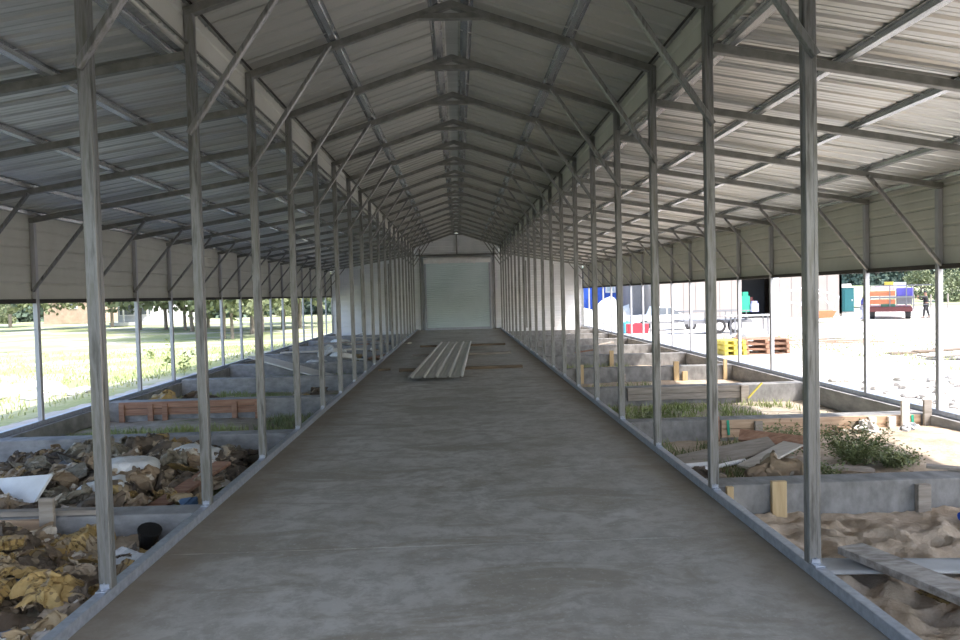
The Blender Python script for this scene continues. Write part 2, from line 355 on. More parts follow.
# purlins: open hat channels
def hat(x, z, slope, label, w=.031, h=.032, group=None, y0=2.6):
    f = .028; pr = [(-w - f, h), (-w, h), (-w * .72, 0), (w * .72, 0), (w, h), (w + f, h), (w + f, h - .004), (w + .003, h - .004), (w * .75, -.004), (-w * .75, -.004), (-w - .003, h - .004), (-w - f, h - .004)]
    sx = Vector((math.cos(slope), 0, math.sin(slope))); u = Vector((-math.sin(slope), 0, math.cos(slope)))
    m = MB(); m.sweep(pr, Vector((0, y0, 0)), Vector((0, END_Y + .05, 0)), sx, u)
    for k in range(2, 21):                     # lap joints and screw flanges over each rafter
        y = FY(k); 
        if y > y0 + .1: m.box(sx * 0 + u * -.001 + Vector((0, y + .25, 0)), (w * 1.5, .30, .008), Matrix.Rotation(-slope, 3, 'Y'))
    o = m.build('purlin', HATM, loc=(x, 0, z)); return tag(o, label, 'purlin', group)
CR = math.atan(1 / 3); LR = math.atan(1 / 6)
for sd in (-1, 1):
    for x, nm in ((.14, 'closest to the ridge'), (1.06, 'halfway up the slope')):
        hat(sd * x, rz(x) + T / math.cos(CR) + .008, -sd * CR, 'shiny hat-channel purlin under the centre roof %s, %s' % (nm, SIDE[sd]))
    for x, nm in ((1.99, 'beside the aisle posts'), (2.80, 'second down the slope'), (3.70, 'third down the slope'), (4.64, 'fourth down the slope'), (5.40, 'at the low outer eave')):
        hat(sd * x, lz(x) + T + .009, -sd * LR, 'shiny lean-to purlin %s on the %s' % (nm, SIDE[sd]))
    m = MB(); m.bar((0, 1.5, 0), (0, END_Y, 0), .06, .062); 
    tag(m.build('base_rail', GALVB, loc=(sd * XA, 0, T / 2)), 'long shiny square base rail along the slab edge on the ' + SIDE[sd], 'rail')
    m = MB(); m.bar((0, 4.5, 0), (0, END_Y, 0), .06, .06); 
    tag(m.build('base_rail', GALVB, loc=(sd * XO, 0, ZB[sd] - .03)), 'outer base rail on the low concrete wall, ' + SIDE[sd], 'rail')

# roof sheets: ribbed profile run along y, laps every fourth rib
def ribbed(y0, y1):
    pr = []; y = y0; k = 0
    while y < y1:
        pr += [(y, 0), (y + .015, .018), (y + .045, .018), (y + .06, 0), (y + .105, 0), (y + .112, .003), (y + .125, .003), (y + .132, 0), (y + .165, 0), (y + .172, .003), (y + .185, .003), (y + .192, 0)]
        if k % 4 == 3: pr += [(y + .2, 0), (y + .2005, -.010), (y + .206, -.010), (y + .2065, 0)]
        y += .2286; k += 1
    return pr
pr = ribbed(-1.5, END_Y + .5)
prc = [(y, z if z > .01 or z < 0 else z * .3) for y, z in pr]; prc = [(y, -.014 if z < 0 else z) for y, z in prc]
def roof_sheet(xa, za, xb, zb, mat=None, pr=pr):
    m = MB(); n = len(pr); vs = [(xa, y, za + d) for y, d in pr] + [(xb, y, zb + d) for y, d in pr] + [(xa, y, za + d + .003) for y, d in pr] + [(xb, y, zb + d + .003) for y, d in pr]
    fs = [(i, i + 1, n + i + 1, n + i) for i in range(n - 1)] + [(2 * n + i, 3 * n + i, 3 * n + i + 1, 2 * n + i + 1) for i in range(n - 1)]
    m.add(vs, fs); return struct(m.build('ceiling', mat or SHEET))
ZS = T / math.cos(CR) + .008 + .034
for sd in (-1, 1):
    roof_sheet(sd * .07, rz(.07) + ZS, sd * 2.1, rz(2.1) + ZS, SHEETC, prc)
    roof_sheet(sd * 1.845, lz(1.845) + T + .046, sd * 5.72, lz(5.72) + T + .046)
m = MB(); zr = rz(0) + ZS + .03
m.add([(-.22, -1.5, zr - .06), (-.06, -1.5, zr), (.06, -1.5, zr), (.22, -1.5, zr - .06), (-.22, END_Y + .5, zr - .06), (-.06, END_Y + .5, zr), (.06, END_Y + .5, zr), (.22, END_Y + .5, zr - .06)], [(0, 1, 5, 4), (1, 2, 6, 5), (2, 3, 7, 6)])
struct(m.build('trim_3', SHEET))

# siding
def side_profile(z0, z1, pitch=.2286, ph=0):
    pts = [(0, z0)]; z = z0 + ph if ph else z0 + pitch
    while z < z1 - .04:
        pts += [(0, z - .02), (.012, z - .008), (.012, z + .008), (0, z + .02), (0, z + .09), (.003, z + .1), (.003, z + .115), (0, z + .125)]; z += pitch
    pts = [p for p in pts if p[1] <= z1]; return pts + [(0, z1)]
def siding(name, x, z0, z1, y0, y1, mat, sd):
    m = MB(); p = side_profile(z0, z1); n = len(p)
    m.add([(x + sd * d, y0, z) for d, z in p] + [(x + sd * d, y1, z) for d, z in p], [(i, i + 1, n + i + 1, n + i) for i in range(n - 1)])
    m.add([(x + sd * (d + .02), y0, z) for d, z in p] + [(x + sd * (d + .02), y1, z) for d, z in p], [(i + 1, i, n + i, n + i + 1) for i in range(n - 1)])
    return struct(m.build(name, mat))
ZK = {-1: 1.57, 1: 1.70}
siding('wall_left', -XO - .034, ZK[-1], lz(XO) + T + .04, -.5, END_Y, SIDING, -1)
siding('wall_right', XO + .034, ZK[1], lz(XO) + T + .04, -.5, END_Y, SIDING, 1)
siding('wall_left', -XA - .036, 3.27, rz(XA) + ZS - .004, -.5, END_Y, SIDING, -1)
siding('wall_right', XA + .036, 3.27, rz(XA) + ZS - .004, -.5, END_Y, SIDING, 1)
for sd in (-1, 1):
    m = MB(); m.bar((sd * (XO + .01), -.5, ZK[sd] - .005), (sd * (XO + .01), END_Y, ZK[sd] - .005), .05, .055); struct(m.build('trim_4', DARKTRIM))  # dark colour paints in the shade on the skirt's underside edge
    for z in (3.585, 3.60 - .29):
        m = MB(); m.bar((sd * (XA + .012 - (.03 if z > 3.5 else 0)), 1.5, z), (sd * (XA + .012 - (.03 if z > 3.5 else 0)), END_Y, z), .02, .014); struct(m.build('trim_5', DARKTRIM if z > 3.5 else GALVD))
# end wall
def halfw(z):
    zl0, zl1 = lz(XO) + T + .04, lz(XA) + T + .04
    if z <= zl0: return XO
    if z <= zl1: return XO - (XO - XA) * (z - zl0) / (zl1 - zl0)
    ze = rz(XA) + ZS
    if z <= ze: return XA + .04
    return max(.02, XA - 3 * (z - ze))
m = MB(); p = side_profile(-.45, rz(0) + ZS); n = len(p)
zz = []
for (d, z) in p: zz.append((d, z))
yw = END_Y + .06
m.add([(-halfw(z), yw + d, z) for d, z in zz] + [(halfw(z), yw + d, z) for d, z in zz], [(i, i + 1, n + i + 1, n + i) for i in range(n - 1)])
m.add([(-halfw(z), yw + .03 + d, z) for d, z in zz] + [(halfw(z), yw + .03 + d, z) for d, z in zz], [(i + 1, i, n + i, n + i + 1) for i in range(n - 1)])
struct(m.build('wall_back', WHITESIDE))
for k, (x, z1) in enumerate(((-1.62, 3.55), (1.62, 3.55), (-3.0, 2.95), (3.0, 2.95), (-4.2, 2.75), (4.2, 2.75), (-XO, 2.55), (XO, 2.55))):
    m = MB(); m.bar((0, 0, 0), (0, 0, z1), .06, .06, up=(0, 1, 0)); tag(m.build('steel_post', GALV, loc=(x, END_Y, .0)), 'end wall stud on the %s, %s from the rolled door' % (SIDE[-1 if x < 0 else 1], ORD[1 + k // 2]), 'post')
m = MB(); m.bar((0, 0, 0), (0, 0, .82), .06, .06, up=(0, 1, 0)); tag(m.build('steel_post', GALV, loc=(0, END_Y, 3.30)), 'short gable stud centred above the white rolled door', 'post')
m = MB(); m.bar((-1.8, END_Y, 3.27), (1.8, END_Y, 3.27), .06, .06); struct(m.build('trim_6', GALV))
# rolled door
door = struct(link('door_1', None, None, (0, END_Y - .08, 0)))
m = MB(); pts = []; z = .02
while z < 2.95: pts += [(0, z), (.012, z + .015), (.012, z + .05), (0, z + .065)]; z += .085
n = len(pts); m.add([(-1.37, d, z) for d, z in pts] + [(1.37, d, z) for d, z in pts], [(i, i + 1, n + i + 1, n + i) for i in range(n - 1)])
m.build('curtain', noisy('pale_aqua_door', (.56, .67, .70), (.62, .73, .76), ts=1, rough=.45), door)
for x in (-1.40, 1.40):
    m = MB(); m.box((x, -.01, 1.5), (.07, .06, 3.0)); m.build('side_track', GALVB, door)
m = MB(); m.cyl((-1.45, -.12, 3.04), (1.45, -.12, 3.04), .14, n=20); m.build('door_roll', WHITEP, door, smooth=False)
for x in (-.75, .75):
    m = MB(); m.box((x, -.01, 2.92), (.06, .02, .12)); m.build('door_stop', WHITEP, door)
m = MB(); m.box((0, -.01, .05), (2.84, .04, .1)); m.build('bottom_bar', GALVB, door)

# ------------------------------------------------------------------ concrete stall footings
FOOTY = {}
for sd in (-1, 1):
    for n in range(3, 21, 2):
        y0 = FY(n) + (.0 if sd < 0 else .16); zt = 0.0 if sd < 0 else .03
        if n > 3: y0 = FY(n) + .08; zt = 0
        m = MB(); x0, x1 = XA + .035, XO - .115
        m.bar((sd * x0, .12, -.25 + zt), (sd * x1, .12, -.25 + zt), .24, .5, ch=.008)
        o = m.build('concrete_footing', (CONC if sd < 0 else CONCD), loc=(0, y0, 0)); FOOTY[(sd, n)] = y0
        tag(o, 'grey concrete stall footing, %s from the front on the %s' % (ORD[(n - 1) // 2], SIDE[sd]), 'footing', 'concrete footing walls on the ' + SIDE[sd])
    
def board(name, p0, p1, w, t, mat, label, cat='board', up=(0, 0, 1), group=None):
    m = MB(); p0, p1 = Vector(p0), Vector(p1); m.bar((0, 0, 0), p1 - p0, w, t, up, .003)
    return tag(m.build(name, mat, loc=p0), label, cat, group)
def stake(x, y, z0, z1, mat, label, w=.09, t=.035, lean=0):
    m = MB(); m.bar((0, 0, 0), (lean, 0, z1 - z0), w, t, up=(0, 1, 0), ch=.003); return tag(m.build('wooden_stake', mat, loc=(x, y, z0)), label, 'stake')
# form boards on footings
def form(sd, n, xa, xb, mat, where, rows=2, hb=.1):
    y = FOOTY[(sd, n)] - .024; zt = .03 if (sd > 0 and n == 3) else 0
    for r in range(rows):
        z = zt - hb * (r + .5) - .003 * r
        board('form_board', (sd * xa, y, z), (sd * xb, y, z), .038, hb - .004, mat, '%s form board nailed to %s' % (['upper', 'lower', 'bottom'][r], where))
form(-1, 3, 2.98, 5.35, PINE, 'the first footing wall on the field side')
stake(-2.92, FOOTY[(-1, 3)] - .065, -.38, .16, WOODG, 'grey wooden stake against the first footing wall on the field side', .1)
stake(-3.32, FOOTY[(-1, 3)] - .065, -.38, -.02, WOODG, 'short grey stake between the form boards and the paper sack heap', .08)
board('loose_board', (-3.7, 5.45, .02), (-2.55, 5.42, .02), .09, .036, WOODG, 'flat grey board lying on top of the first field side footing')
form(-1, 7, 3.0, 5.2, WOODR, 'the third footing wall on the field side')
for i, x in enumerate((5.15, 4.72, 4.5, 3.45, 3.1)):
    stake(-x, FOOTY[(-1, 7)] - .062, -.36, -.03, WOODR, 'reddish cleat on the third field side form, %s from the outer wall' % ORD[i + 1], .08)
form(1, 5, 2.98, 5.3, PINE, 'the second footing wall on the yard side')
for i, (x, z1) in enumerate(((3.4, -.02), (4.72, -.01), (4.95, -.01), (5.10, .17), (5.36, .17))):
    stake(x, FOOTY[(1, 5)] - .062 if z1 < .1 else FOOTY[(1, 5)] - .075, -.34, z1, WOODP if i in (1, 2, 3) else WOODG, 'pale stake on the second yard side form, %s from the aisle' % ORD[i + 1], .09)
stake(2.92, FOOTY[(1, 5)] - .062, -.34, .05, WOODR, 'reddish stake at the aisle end of the second yard side form', .05)
for x in (3.05, 5.2):
    m = MB(); m.bar((0, 0, 0), (.01, 0, -.17), .03, .006, up=(0, 1, 0)); tag(m.build('green_strap', TIE, loc=(x, FOOTY[(1, 5)] - .05, 0)), 'thin green strap over the form board near its %s end' % ('aisle' if x < 4 else 'outer'), 'strap')
stake(2.36, FOOTY[(1, 3)] - .03, -.27, .06, PINEY, 'yellow pine block against the first footing wall on the yard side', .11, .04)
stake(1.99, FOOTY[(1, 3)] - .03, -.27, .03, PINEY, 'narrow yellow pine stake beside the third aisle post, yard side', .05, .04)
stake(3.46, FOOTY[(1, 3)] - .03, -.3, .0, WOODG, 'grey wooden stake against the first footing wall on the yard side', .1, .05)
form(1, 7, 2.6, 4.4, WOODG, 'the third footing wall on the yard side', 2, .1)
stake(4.42, FOOTY[(1, 7)] - .06, -.36, -.01, WOODG, 'grey stake against the third yard side footing wall', .12)
board('loose_board', (4.45, FOOTY[(1, 7)] - .12, -.2), (4.68, FOOTY[(1, 7)] - .10, .03), .035, .02, YELLOW, 'thin yellow stick leaning on the third yard side footing', 'stick')
for i, (x, n, z1, w) in enumerate(((4.25, 9, .1, .1), (4.42, 9, -.1, .1), (5.22, 9, .12, .07), (2.36, 9, .08, .12), (3.6, 11, .1, .1), (3.2, 9, -.12, .1))):
    stake(x, FOOTY[(1, n)] - .04, -.36, z1, PINEY if i != 5 else WOODG, 'upright pine stake by the %s yard side footing, %s of six' % ('fourth' if n == 9 else 'fifth', ORD[i + 1]), w, .04)

# ------------------------------------------------------------------ roofing sheets on battens in the aisle
for i, (y, xa, xb, mt, w) in enumerate(((15.1, -1.22, 1.27, WOODD, .13), (18.7, -1.17, 1.30, WOODG, .14), (22.0, -1.15, 1.36, WOODD, .12))):
    board('timber_batten', (xa, y - .06, .028), (xb, y + .08, .028), w + .05, .052, mt, ['closest dark timber batten crossing beneath the roofing sheets'.replace('closest', 'front'), 'middle grey timber batten beneath the roofing sheets', 'rear dark timber batten beneath the roofing sheets'][i])
board('timber_batten', (-1.66, 15.3, .02), (-1.42, 15.32, .02), .1, .036, WOODD, 'short dark wood offcut on the slab beside the field side rail')
sp = []; x = -.48
for k in range(5):
    sp += [(x, 0), (x + .02, .024), (x + .05, .024), (x + .07, 0)]; 
    if k < 4: sp += [(x + .12, 0), (x + .125, .004), (x + .14, .004), (x + .145, 0)]
    x += .2225
sheet_mat = noisy('stacked_roofing_steel', (.55, .55, .54), (.70, .70, .68), (8, .5, 1), 3, .35, .5)
for k, (dx, dy, da) in enumerate(((0, 0, 0), (.015, -.06, .002), (.0, .1, -.001))):
    m = MB(); n = len(sp); L = 9.6
    m.add([(px, 0, d) for px, d in sp] + [(px, L, d) for px, d in sp], [(i, i + 1, n + i + 1, n + i) for i in range(n - 1)])
    o = m.build('roofing_sheet', sheet_mat, loc=(-.44 + dx, 13.2 + dy, .058 + .007 * k), rot=(0, 0, -.035 + da))
    md = o.modifiers.new('t', 'SOLIDIFY'); md.thickness = .002
    tag(o, '%s of the ribbed steel roofing sheets laid on battens in the aisle' % ['bottom', 'middle', 'topmost'][k], 'roofing sheet', 'roofing sheets stacked in the aisle')

# ------------------------------------------------------------------ crumpled sacks
def sack_mesh(seed, kind):
    r = random.Random(seed); nx, ny = 34, 26; m = MB()
    L, W = (.60, .42); ph = r.uniform(0, 90); tw = r.uniform(-.5, .5)
    A = {'flat': .05, 'crumple': .13, 'ball': .16, 'full': .03}[kind]
    def crease(u, v, f, o_):
        d = noise.voronoi(Vector((u * f * 1.4, v * f, ph + o_)))[0]; return d[1] - d[0]
    def pt(u, v, top):
        x, y = (u - .5) * L, (v - .5) * W
        e = max(0, (1 - (2 * u - 1) ** 4) * (1 - (2 * v - 1) ** 4)) ** .5
        th = {'flat': .015, 'crumple': .03, 'ball': .07, 'full': .12}[kind] * e
        wu = u + .12 * noise.noise(Vector((u * 3, v * 3, ph))); wv = v + .12 * noise.noise(Vector((u * 3, v * 3, ph + 4)))
        h = A * (.55 * noise.noise(Vector((wu * 2.6, wv * 2, ph))) + .55 * crease(wu, wv, 2.6, 1) + .25 * crease(wu, wv, 6, 2) - .2)
        if kind in ('crumple', 'ball'):
            k = .72 if kind == 'ball' else .88; q = .07 * (1.4 if kind == 'ball' else 1)
            x = x * k + q * noise.noise(Vector((u * 4, v * 4, ph + 2))) * 1.5 + .03 * noise.noise(Vector((u * 11, v * 9, ph + 2)))
            y = y * k + q * noise.noise(Vector((u * 4, v * 4, ph + 8))) * 1.5 + .03 * noise.noise(Vector((u * 11, v * 9, ph + 8)))
            h += .16 * tw * (u - .5) * (v - .5) * 4 + .05 * abs(math.sin(u * 5 + ph))
            if kind == 'ball': h += .08 * e
        return (x, y, h + (th if top else -th * .4) + (.010 * noise.noise(Vector((u * 18, v * 13, ph + (3 if top else 0)))) if kind != 'full' else 0))
    m.grid(lambda u, v: pt(u, v, True), nx, ny); m.grid(lambda u, v: pt(1 - u, v, False), nx, ny)
    return m.mesh('sack_%s_%d' % (kind, seed), kind != 'crumple')
MESH = {k: [sack_mesh(10 * i + j, k) for j in range(6)] for i, k in enumerate(('flat', 'crumple', 'ball', 'full'))}
for k in MESH:
    for me in MESH[k]: me.materials.append(None)
WORD = {'flat': 'flattened', 'crumple': 'crumpled', 'ball': 'balled-up', 'full': 'rounded'}
NS = [0]
def sack(x, y, z, kind, colour, rot, label, group, sc=1.0):
    me = R.choice(MESH[kind]); o = bpy.data.objects.new('paper_sack' if kind != 'full' else 'filled_sack', me); COL.objects.link(o)
    o.material_slots[0].link = 'OBJECT'; o.material_slots[0].material = BAGM[colour]
    o.location = (x, y, z); o.rotation_euler = rot; o.scale = (sc, sc, sc); NS[0] += 1
    return tag(o, label, 'sack', group)
COLS = ['ochre yellow', 'kraft brown', 'dark brown', 'tan and white', 'blue-striped', 'olive grey']
def heap(sd, x0, x1, y0, y1, n, where, weights, zoff=0.0, seed=1, bay='first'):
    rr = random.Random(seed); nu = max(1, int(round(math.sqrt(n * (x1 - x0) / (y1 - y0))))); nv = int(math.ceil(n / nu))
    for i in range(nu):
        for j in range(nv):
            u = (i + rr.uniform(.1, .9)) / nu; v = (j + rr.uniform(.1, .9)) / nv
            x = sd * (x0 + (x1 - x0) * u); y = y0 + (y1 - y0) * v
            col = rr.choices(COLS, weights)[0]; kd = rr.choices(['flat', 'crumple', 'ball'], [2, 4, 3])[0]
            zone_x = ['near the aisle rail', 'in mid stall', 'by the outer wall'][min(2, int(u * 3))]; zone_y = ['front', 'middle', 'back'][min(2, int(v * 3))]
            z = g_in(sd, x, y) + .06 + zoff * math.sin(math.pi * min(1, max(0, u))) * .6 + rr.uniform(-.03, .07)
            sack(x, y, z, kd, col, (rr.uniform(-.6, .6), rr.uniform(-.6, .6), rr.uniform(0, 6.28)),
                 '%s %s sack %s, %s of the %s heap' % (WORD[kd], col, zone_x, zone_y, bay), '%s sacks of the %s heap, %s, %s' % (col, bay, zone_x, zone_y) + WORD[kd], rr.uniform(.5, .8))
heap(-1, 2.0, 3.45, 3.05, 5.2, 120, '', [5, 7, 7, 1.2, 1, 2], .05, 3, 'first-stall')
heap(-1, 2.05, 4.6, 5.8, 8.2, 130, '', [2, 6, 9, 1.5, 1, 4], .14, 5, 'second-stall')
heap(-1, 2.1, 2.9, 11.9, 12.9, 6, '', [3, 3, 1, 1, 0, 0], 0, 6, 'small fourth-stall')
heap(-1, 2.3, 4.0, 21.2, 23.0, 9, '', [1, 3, 1, 4, 1, 0], .1, 9, 'farthest')
heap(-1, 2.2, 3.0, 17.9, 20, 6, '', [3, 2, 1, 4, 1, 0], .1, 12, 'fifth-stall')
# placed individually
def gi(sd, x, y, dz=.05): return g_in(sd, x, y) + dz
sack(-2.22, 4.02, -.06, 'ball', 'ochre yellow', (.3, .15, .45), 'large printed ochre sack slumped beside the first field side aisle post', None, .66)
sack(-2.72, 4.30, -.02, 'crumple', 'ochre yellow', (.2, .2, 1.1), 'ochre sack folded upright behind the large printed one', None, .75)
sack(-2.62, 3.8, -.06, 'crumple', 'ochre yellow', (.2, -.2, -.5), 'printed ochre sack at the very front edge of the heap', None, .8)
sack(-2.95, 4.75, -.03, 'crumple', 'ochre yellow', (.1, .3, 2.0), 'ochre sack crushed between the stake and short board', None, .8)
sack(-2.1, 3.45, -.12, 'ball', 'blue-striped', (.1, .3, .9), 'blue-striped sack folded against the base rail at the very front', None, .55)
sack(-2.38, 5.0, -.12, 'flat', 'tan and white', (.2, 0, .4), 'pale sack lying by the bucket before the first footing', None, .65)
sack(-2.15, 4.72, -.13, 'flat', 'white', (.3, .1, -.5), 'small white printed sack tucked against the base rail', None, .6)
sack(-2.98, 6.75, .02, 'full', 'white', (.1, .05, .3), 'big white filled sack on the brown heap of the second stall', None, .82)
sack(-2.62, 7.45, -.02, 'full', 'white', (0, .1, -.4), 'off-white filled sack behind the second aisle post, field side', None, .8)
sack(-3.05, 6.35, -.06, 'full', 'white', (0, -.2, .2), 'flatter white sack leaning under the big white sack', None, .7)
sack(-4.75, 12.0, -.17, 'ball', 'ochre yellow', (0, 0, .2), 'ochre sack lying alone behind the reddish form boards', None, 1.0)
sack(-4.25, 12.1, -.17, 'ball', 'dark brown', (0, 0, 1.2), 'dark brown sack beside the lone ochre sack', None, 1.0)
sack(-3.5, 18.4, -.1, 'full', 'white', (0, 0, .2), 'white sack in the fifth stall beside the slanting plank', None, .9)
sack(-2.9, 18.8, .02, 'full', 'white', (0, .2, .9), 'white sack piled higher in the fifth stall, field side', None, 1.0)
sack(-3.3, 19.2, .05, 'ball', 'white', (0, 0, .9), 'crumpled white plastic sack behind the fifth stall pile', None, 1.1)
sack(-3.9, 25.0, .0, 'full', 'white', (0, .2, .9), 'large pale sack far down the field side stalls', None, 1.1)
for i, (x, y, k, c, s_, w) in enumerate(((2.1, 6.35, 'crumple', 'dark brown', .9, 'beside the third aisle post'), (2.62, 6.15, 'ball', 'kraft brown', 1.0, 'in front of the bent boards'), (2.98, 6.25, 'crumple', 'tan and white', .9, 'just behind the first yard footing'), (2.35, 6.1, 'flat', 'tan and white', .8, 'on the first yard footing edge'),
      (4.55, 8.2, 'ball', 'tan and white', .7, 'on the sand against the pine form'), (4.3, 8.25, 'crumple', 'kraft brown', .6, 'against the pine form'), (5.0, 8.15, 'ball', 'white', .45, 'below the pale stakes'), (3.65, 6.12, 'crumple', 'ochre yellow', .42, 'at the foot of the green bush'), (2.55, 3.85, 'flat', 'ochre yellow', .45, 'half buried beside the diagonal plank'))):
    sack(x, y, gi(1, x, y, -.03 if x > 4 else .08), k, c, (R.uniform(-.3, .3), R.uniform(-.3, .3), R.uniform(0, 6)), '%s %s sack %s, yard side' % (WORD[k], c, w), None, s_)
m = MB(); m.cyl((0, 0, 0), (0, 0, .14), .055, .075, 16); m.cyl((0, 0, .13), (0, 0, .145), .08, n=16)
tag(m.build('black_bucket', BLACKP, loc=(-2.2, 5.2, -.18), rot=(.3, .3, 0)), 'black plastic bucket tipped beside the base rail and footing', 'bucket')
board('cement_board', (-4.05, 6.35, -.10), (-3.42, 6.1, -.02), .38, .02, WHITEP, 'white flat board leaning behind the first field side footing', 'panel', up=(0, -.7, .7))
board('loose_board', (-4.25, 6.0, -.30), (-4.12, 5.85, .08), .14, .03, WOODG, 'grey wedge of wood upright behind the first field side footing', up=(0, 1, 0))
board('loose_board', (-2.5, 5.8, -.15), (-2.2, 6.9, .02), .16, .03, WOODR, 'brown plank leaning by the second field side aisle post')
board('loose_board', (-3.5, 4.05, -.02), (-3.0, 4.55, .06), .12, .05, WOODR, 'short timber offcut lying on the yellow sack heap')
board('slanting_plank', (-4.75, 17.5, .20), (-2.75, 15.6, -.12), .42, .03, WOODP, 'wide pale plank slanting from the footing top into the fourth stall', 'plank')
board('loose_board', (-4.9, 20.6, .05), (-2.6, 20.9, .08), .3, .03, WOODP, 'pale board lying across the fifth field side footing')
board('loose_board', (-4.6, 24.0, .06), (-2.4, 23.8, .12), .25, .03, WOODG, 'grey board lying across the sixth field side footing')
for i in range(16):
    sd_ = -1 if i % 3 else 1; x = sd_ * R.uniform(2.2, 4.6); y = R.uniform(18.5, 31); L = R.uniform(.6, 1.6); a = R.uniform(-.5, .5)
    board('loose_board', (x, y, -.16 + R.uniform(0, .12)), (x + L * .6 * math.cos(a), y + L * math.sin(a), -.12 + R.uniform(0, .15)), R.uniform(.1, .3), .03, [WOODP, WOODG, WOODR, WHITEP][i % 4], '%s board lying far down the %s stalls, %s counting back' % (['pale', 'grey', 'reddish', 'white'][i % 4], 'field side' if sd_ < 0 else 'yard side', ORD[i // 2 + 1]), group='scattered boards far down the stalls %d' % i)
# yard side loose timber
board('loose_board', (2.34, 4.42, -.085), (2.92, 2.45, -.10), .19, .045, noisy('dusty_grey_plank', (.25, .225, .2), (.48, .45, .42), (1, 3, 3), 6, .85, 0, .38, .62), 'long weathered plank running diagonally over the front yard side sand')
m = MB(); m.grid(lambda u, v: (1.92 + 1.9 * u, 4.18 + .26 * v - .16 * u, -.135 + .008 * math.sin(u * 4 + v * 3)), 10, 6); o = m.build('cement_board', noisy('dusty_cement_board', (.36, .37, .38), (.47, .48, .49), ts=3), smooth=True)
md = o.modifiers.new('t', 'SOLIDIFY'); md.thickness = .012; tag(o, 'grey cement board lying flat under the diagonal plank', 'panel')
m = MB(); m.cyl((0, 0, 0), (1.1, .1, 0), .03, n=16); tag(m.build('blue_pipe', BLUEPIPE, loc=(3.52, 5.15, -.15)), 'bright blue plastic pipe lying on the yard side sand', 'pipe')
board('loose_board', (2.85, 7.55, .0), (3.42, 7.2, -.03), .13, .04, WOODR, 'reddish brown plank leaning in front of the pine form', up=(0, -.8, .6))
board('loose_board', (2.15, 7.25, -.2), (3.1, 7.3, -.05), .24, .025, WOODG, 'wide grey board behind the third yard side aisle post', up=(0, -.4, .9))
board('loose_board', (2.65, 6.85, -.17), (3.25, 7.2, -.03), .22, .02, WOODP, 'pale bent board crossing the wide grey board')
board('loose_board', (2.75, 6.75, -.10), (3.7, 6.6, -.16), .13, .03, WOODG, 'grey plank in front of the green bush')
m = MB(); m.cyl((0, 0, 0), (.7, .35, .02), .022, n=10); tag(m.build('white_pipe', WHITEP, loc=(2.05, 6.8, -.19)), 'thin white pipe lying behind the first yard footing', 'pipe')
m = MB(); m.cyl((0, 0, 0), (.35, .05, .01), .025, n=10); tag(m.build('white_pipe', WHITEP, loc=(2.0, 7.0, -.18)), 'short white pipe beside the third aisle post', 'pipe')
board('loose_board', (3.72, 5.85, .045), (4.1, 5.60, .045), .1, .02, WOODG, 'dark thin board lying askew on the first yard footing')
board('cement_board', (2.1, 9.0, -.12), (3.2, 8.95, -.12), .5, .02, WOODP, 'light board lying flat behind the pine form', 'panel')

# ------------------------------------------------------------------ weeds
def blades(n, area, h, w, seed, zf):
    r = random.Random(seed); m = MB()
    for _ in range(n):
        x, y = area(r); z = zf(x, y); a = r.uniform(0, 6.28); hh = h * r.uniform(.4, 1.1); lean = Vector((r.uniform(-.6, .6), r.uniform(-.6, .6), 0)) * hh; d = Vector((math.cos(a), math.sin(a), 0)) * w
        p = Vector((x, y, z - .01)); t = p + lean * .4 + Vector((0, 0, hh * .6)); q = p + lean + Vector((0, 0, hh))
        m.add([p - d, p + d, t + d * .8, t - d * .8, q], [(0, 1, 2, 3), (3, 2, 4)])
    return m
def patch(sd, x0, x1, y0, y1, n, h, mat, label, seed):
    def ar(r):
        while True:
            x, y = r.uniform(x0, x1), r.uniform(y0, y1)
            if fbm(x * 1.5, y * 1.5, seed) > -.15: return sd * x, y
    o = blades(n, ar, h, .006, seed, lambda x, y: g_in(sd, x, y)).build('grass', mat); tag(o, label, 'grass', None, 'stuff')
patch(1, 1.95, 4.9, 9.0, 11.3, 2600, .13, GREENL, 'low green weeds growing in the third yard side stall', 1)
patch(1, 1.95, 3.2, 6.4, 8.3, 900, .12, WEEDG, 'thin weeds around the loose boards on the yard side', 2)
patch(-1, 2.0, 5.2, 8.75, 9.9, 2200, .12, GREENL, 'low green weeds behind the second field side footing', 3)
patch(-1, 1.95, 2.7, 9.5, 11.4, 900, .13, WEEDG, 'weeds beside the rail in the third field side stall', 4)
patch(-1, 3.0, 5.2, 12.2, 14.3, 1000, .13, GREENL, 'green weeds in the fourth field side stall', 5)
patch(-1, 2.4, 4.6, 15.2, 17.2, 1100, .14, GREENL, 'green weeds below the slanting plank', 6)
patch(-1, 4.7, 5.3, 5.8, 8.2, 700, .14, WEEDG, 'dark weeds along the outer wall of the second stall', 10)
patch(1, 2.5, 4.0, 15.2, 20.2, 900, .14, GREENL, 'green weeds far down the yard side stalls', 7)
patch(1, 2.2, 3.5, 12.2, 13.8, 400, .14, GREENL, 'sparse weeds in the fourth yard side stall', 8)
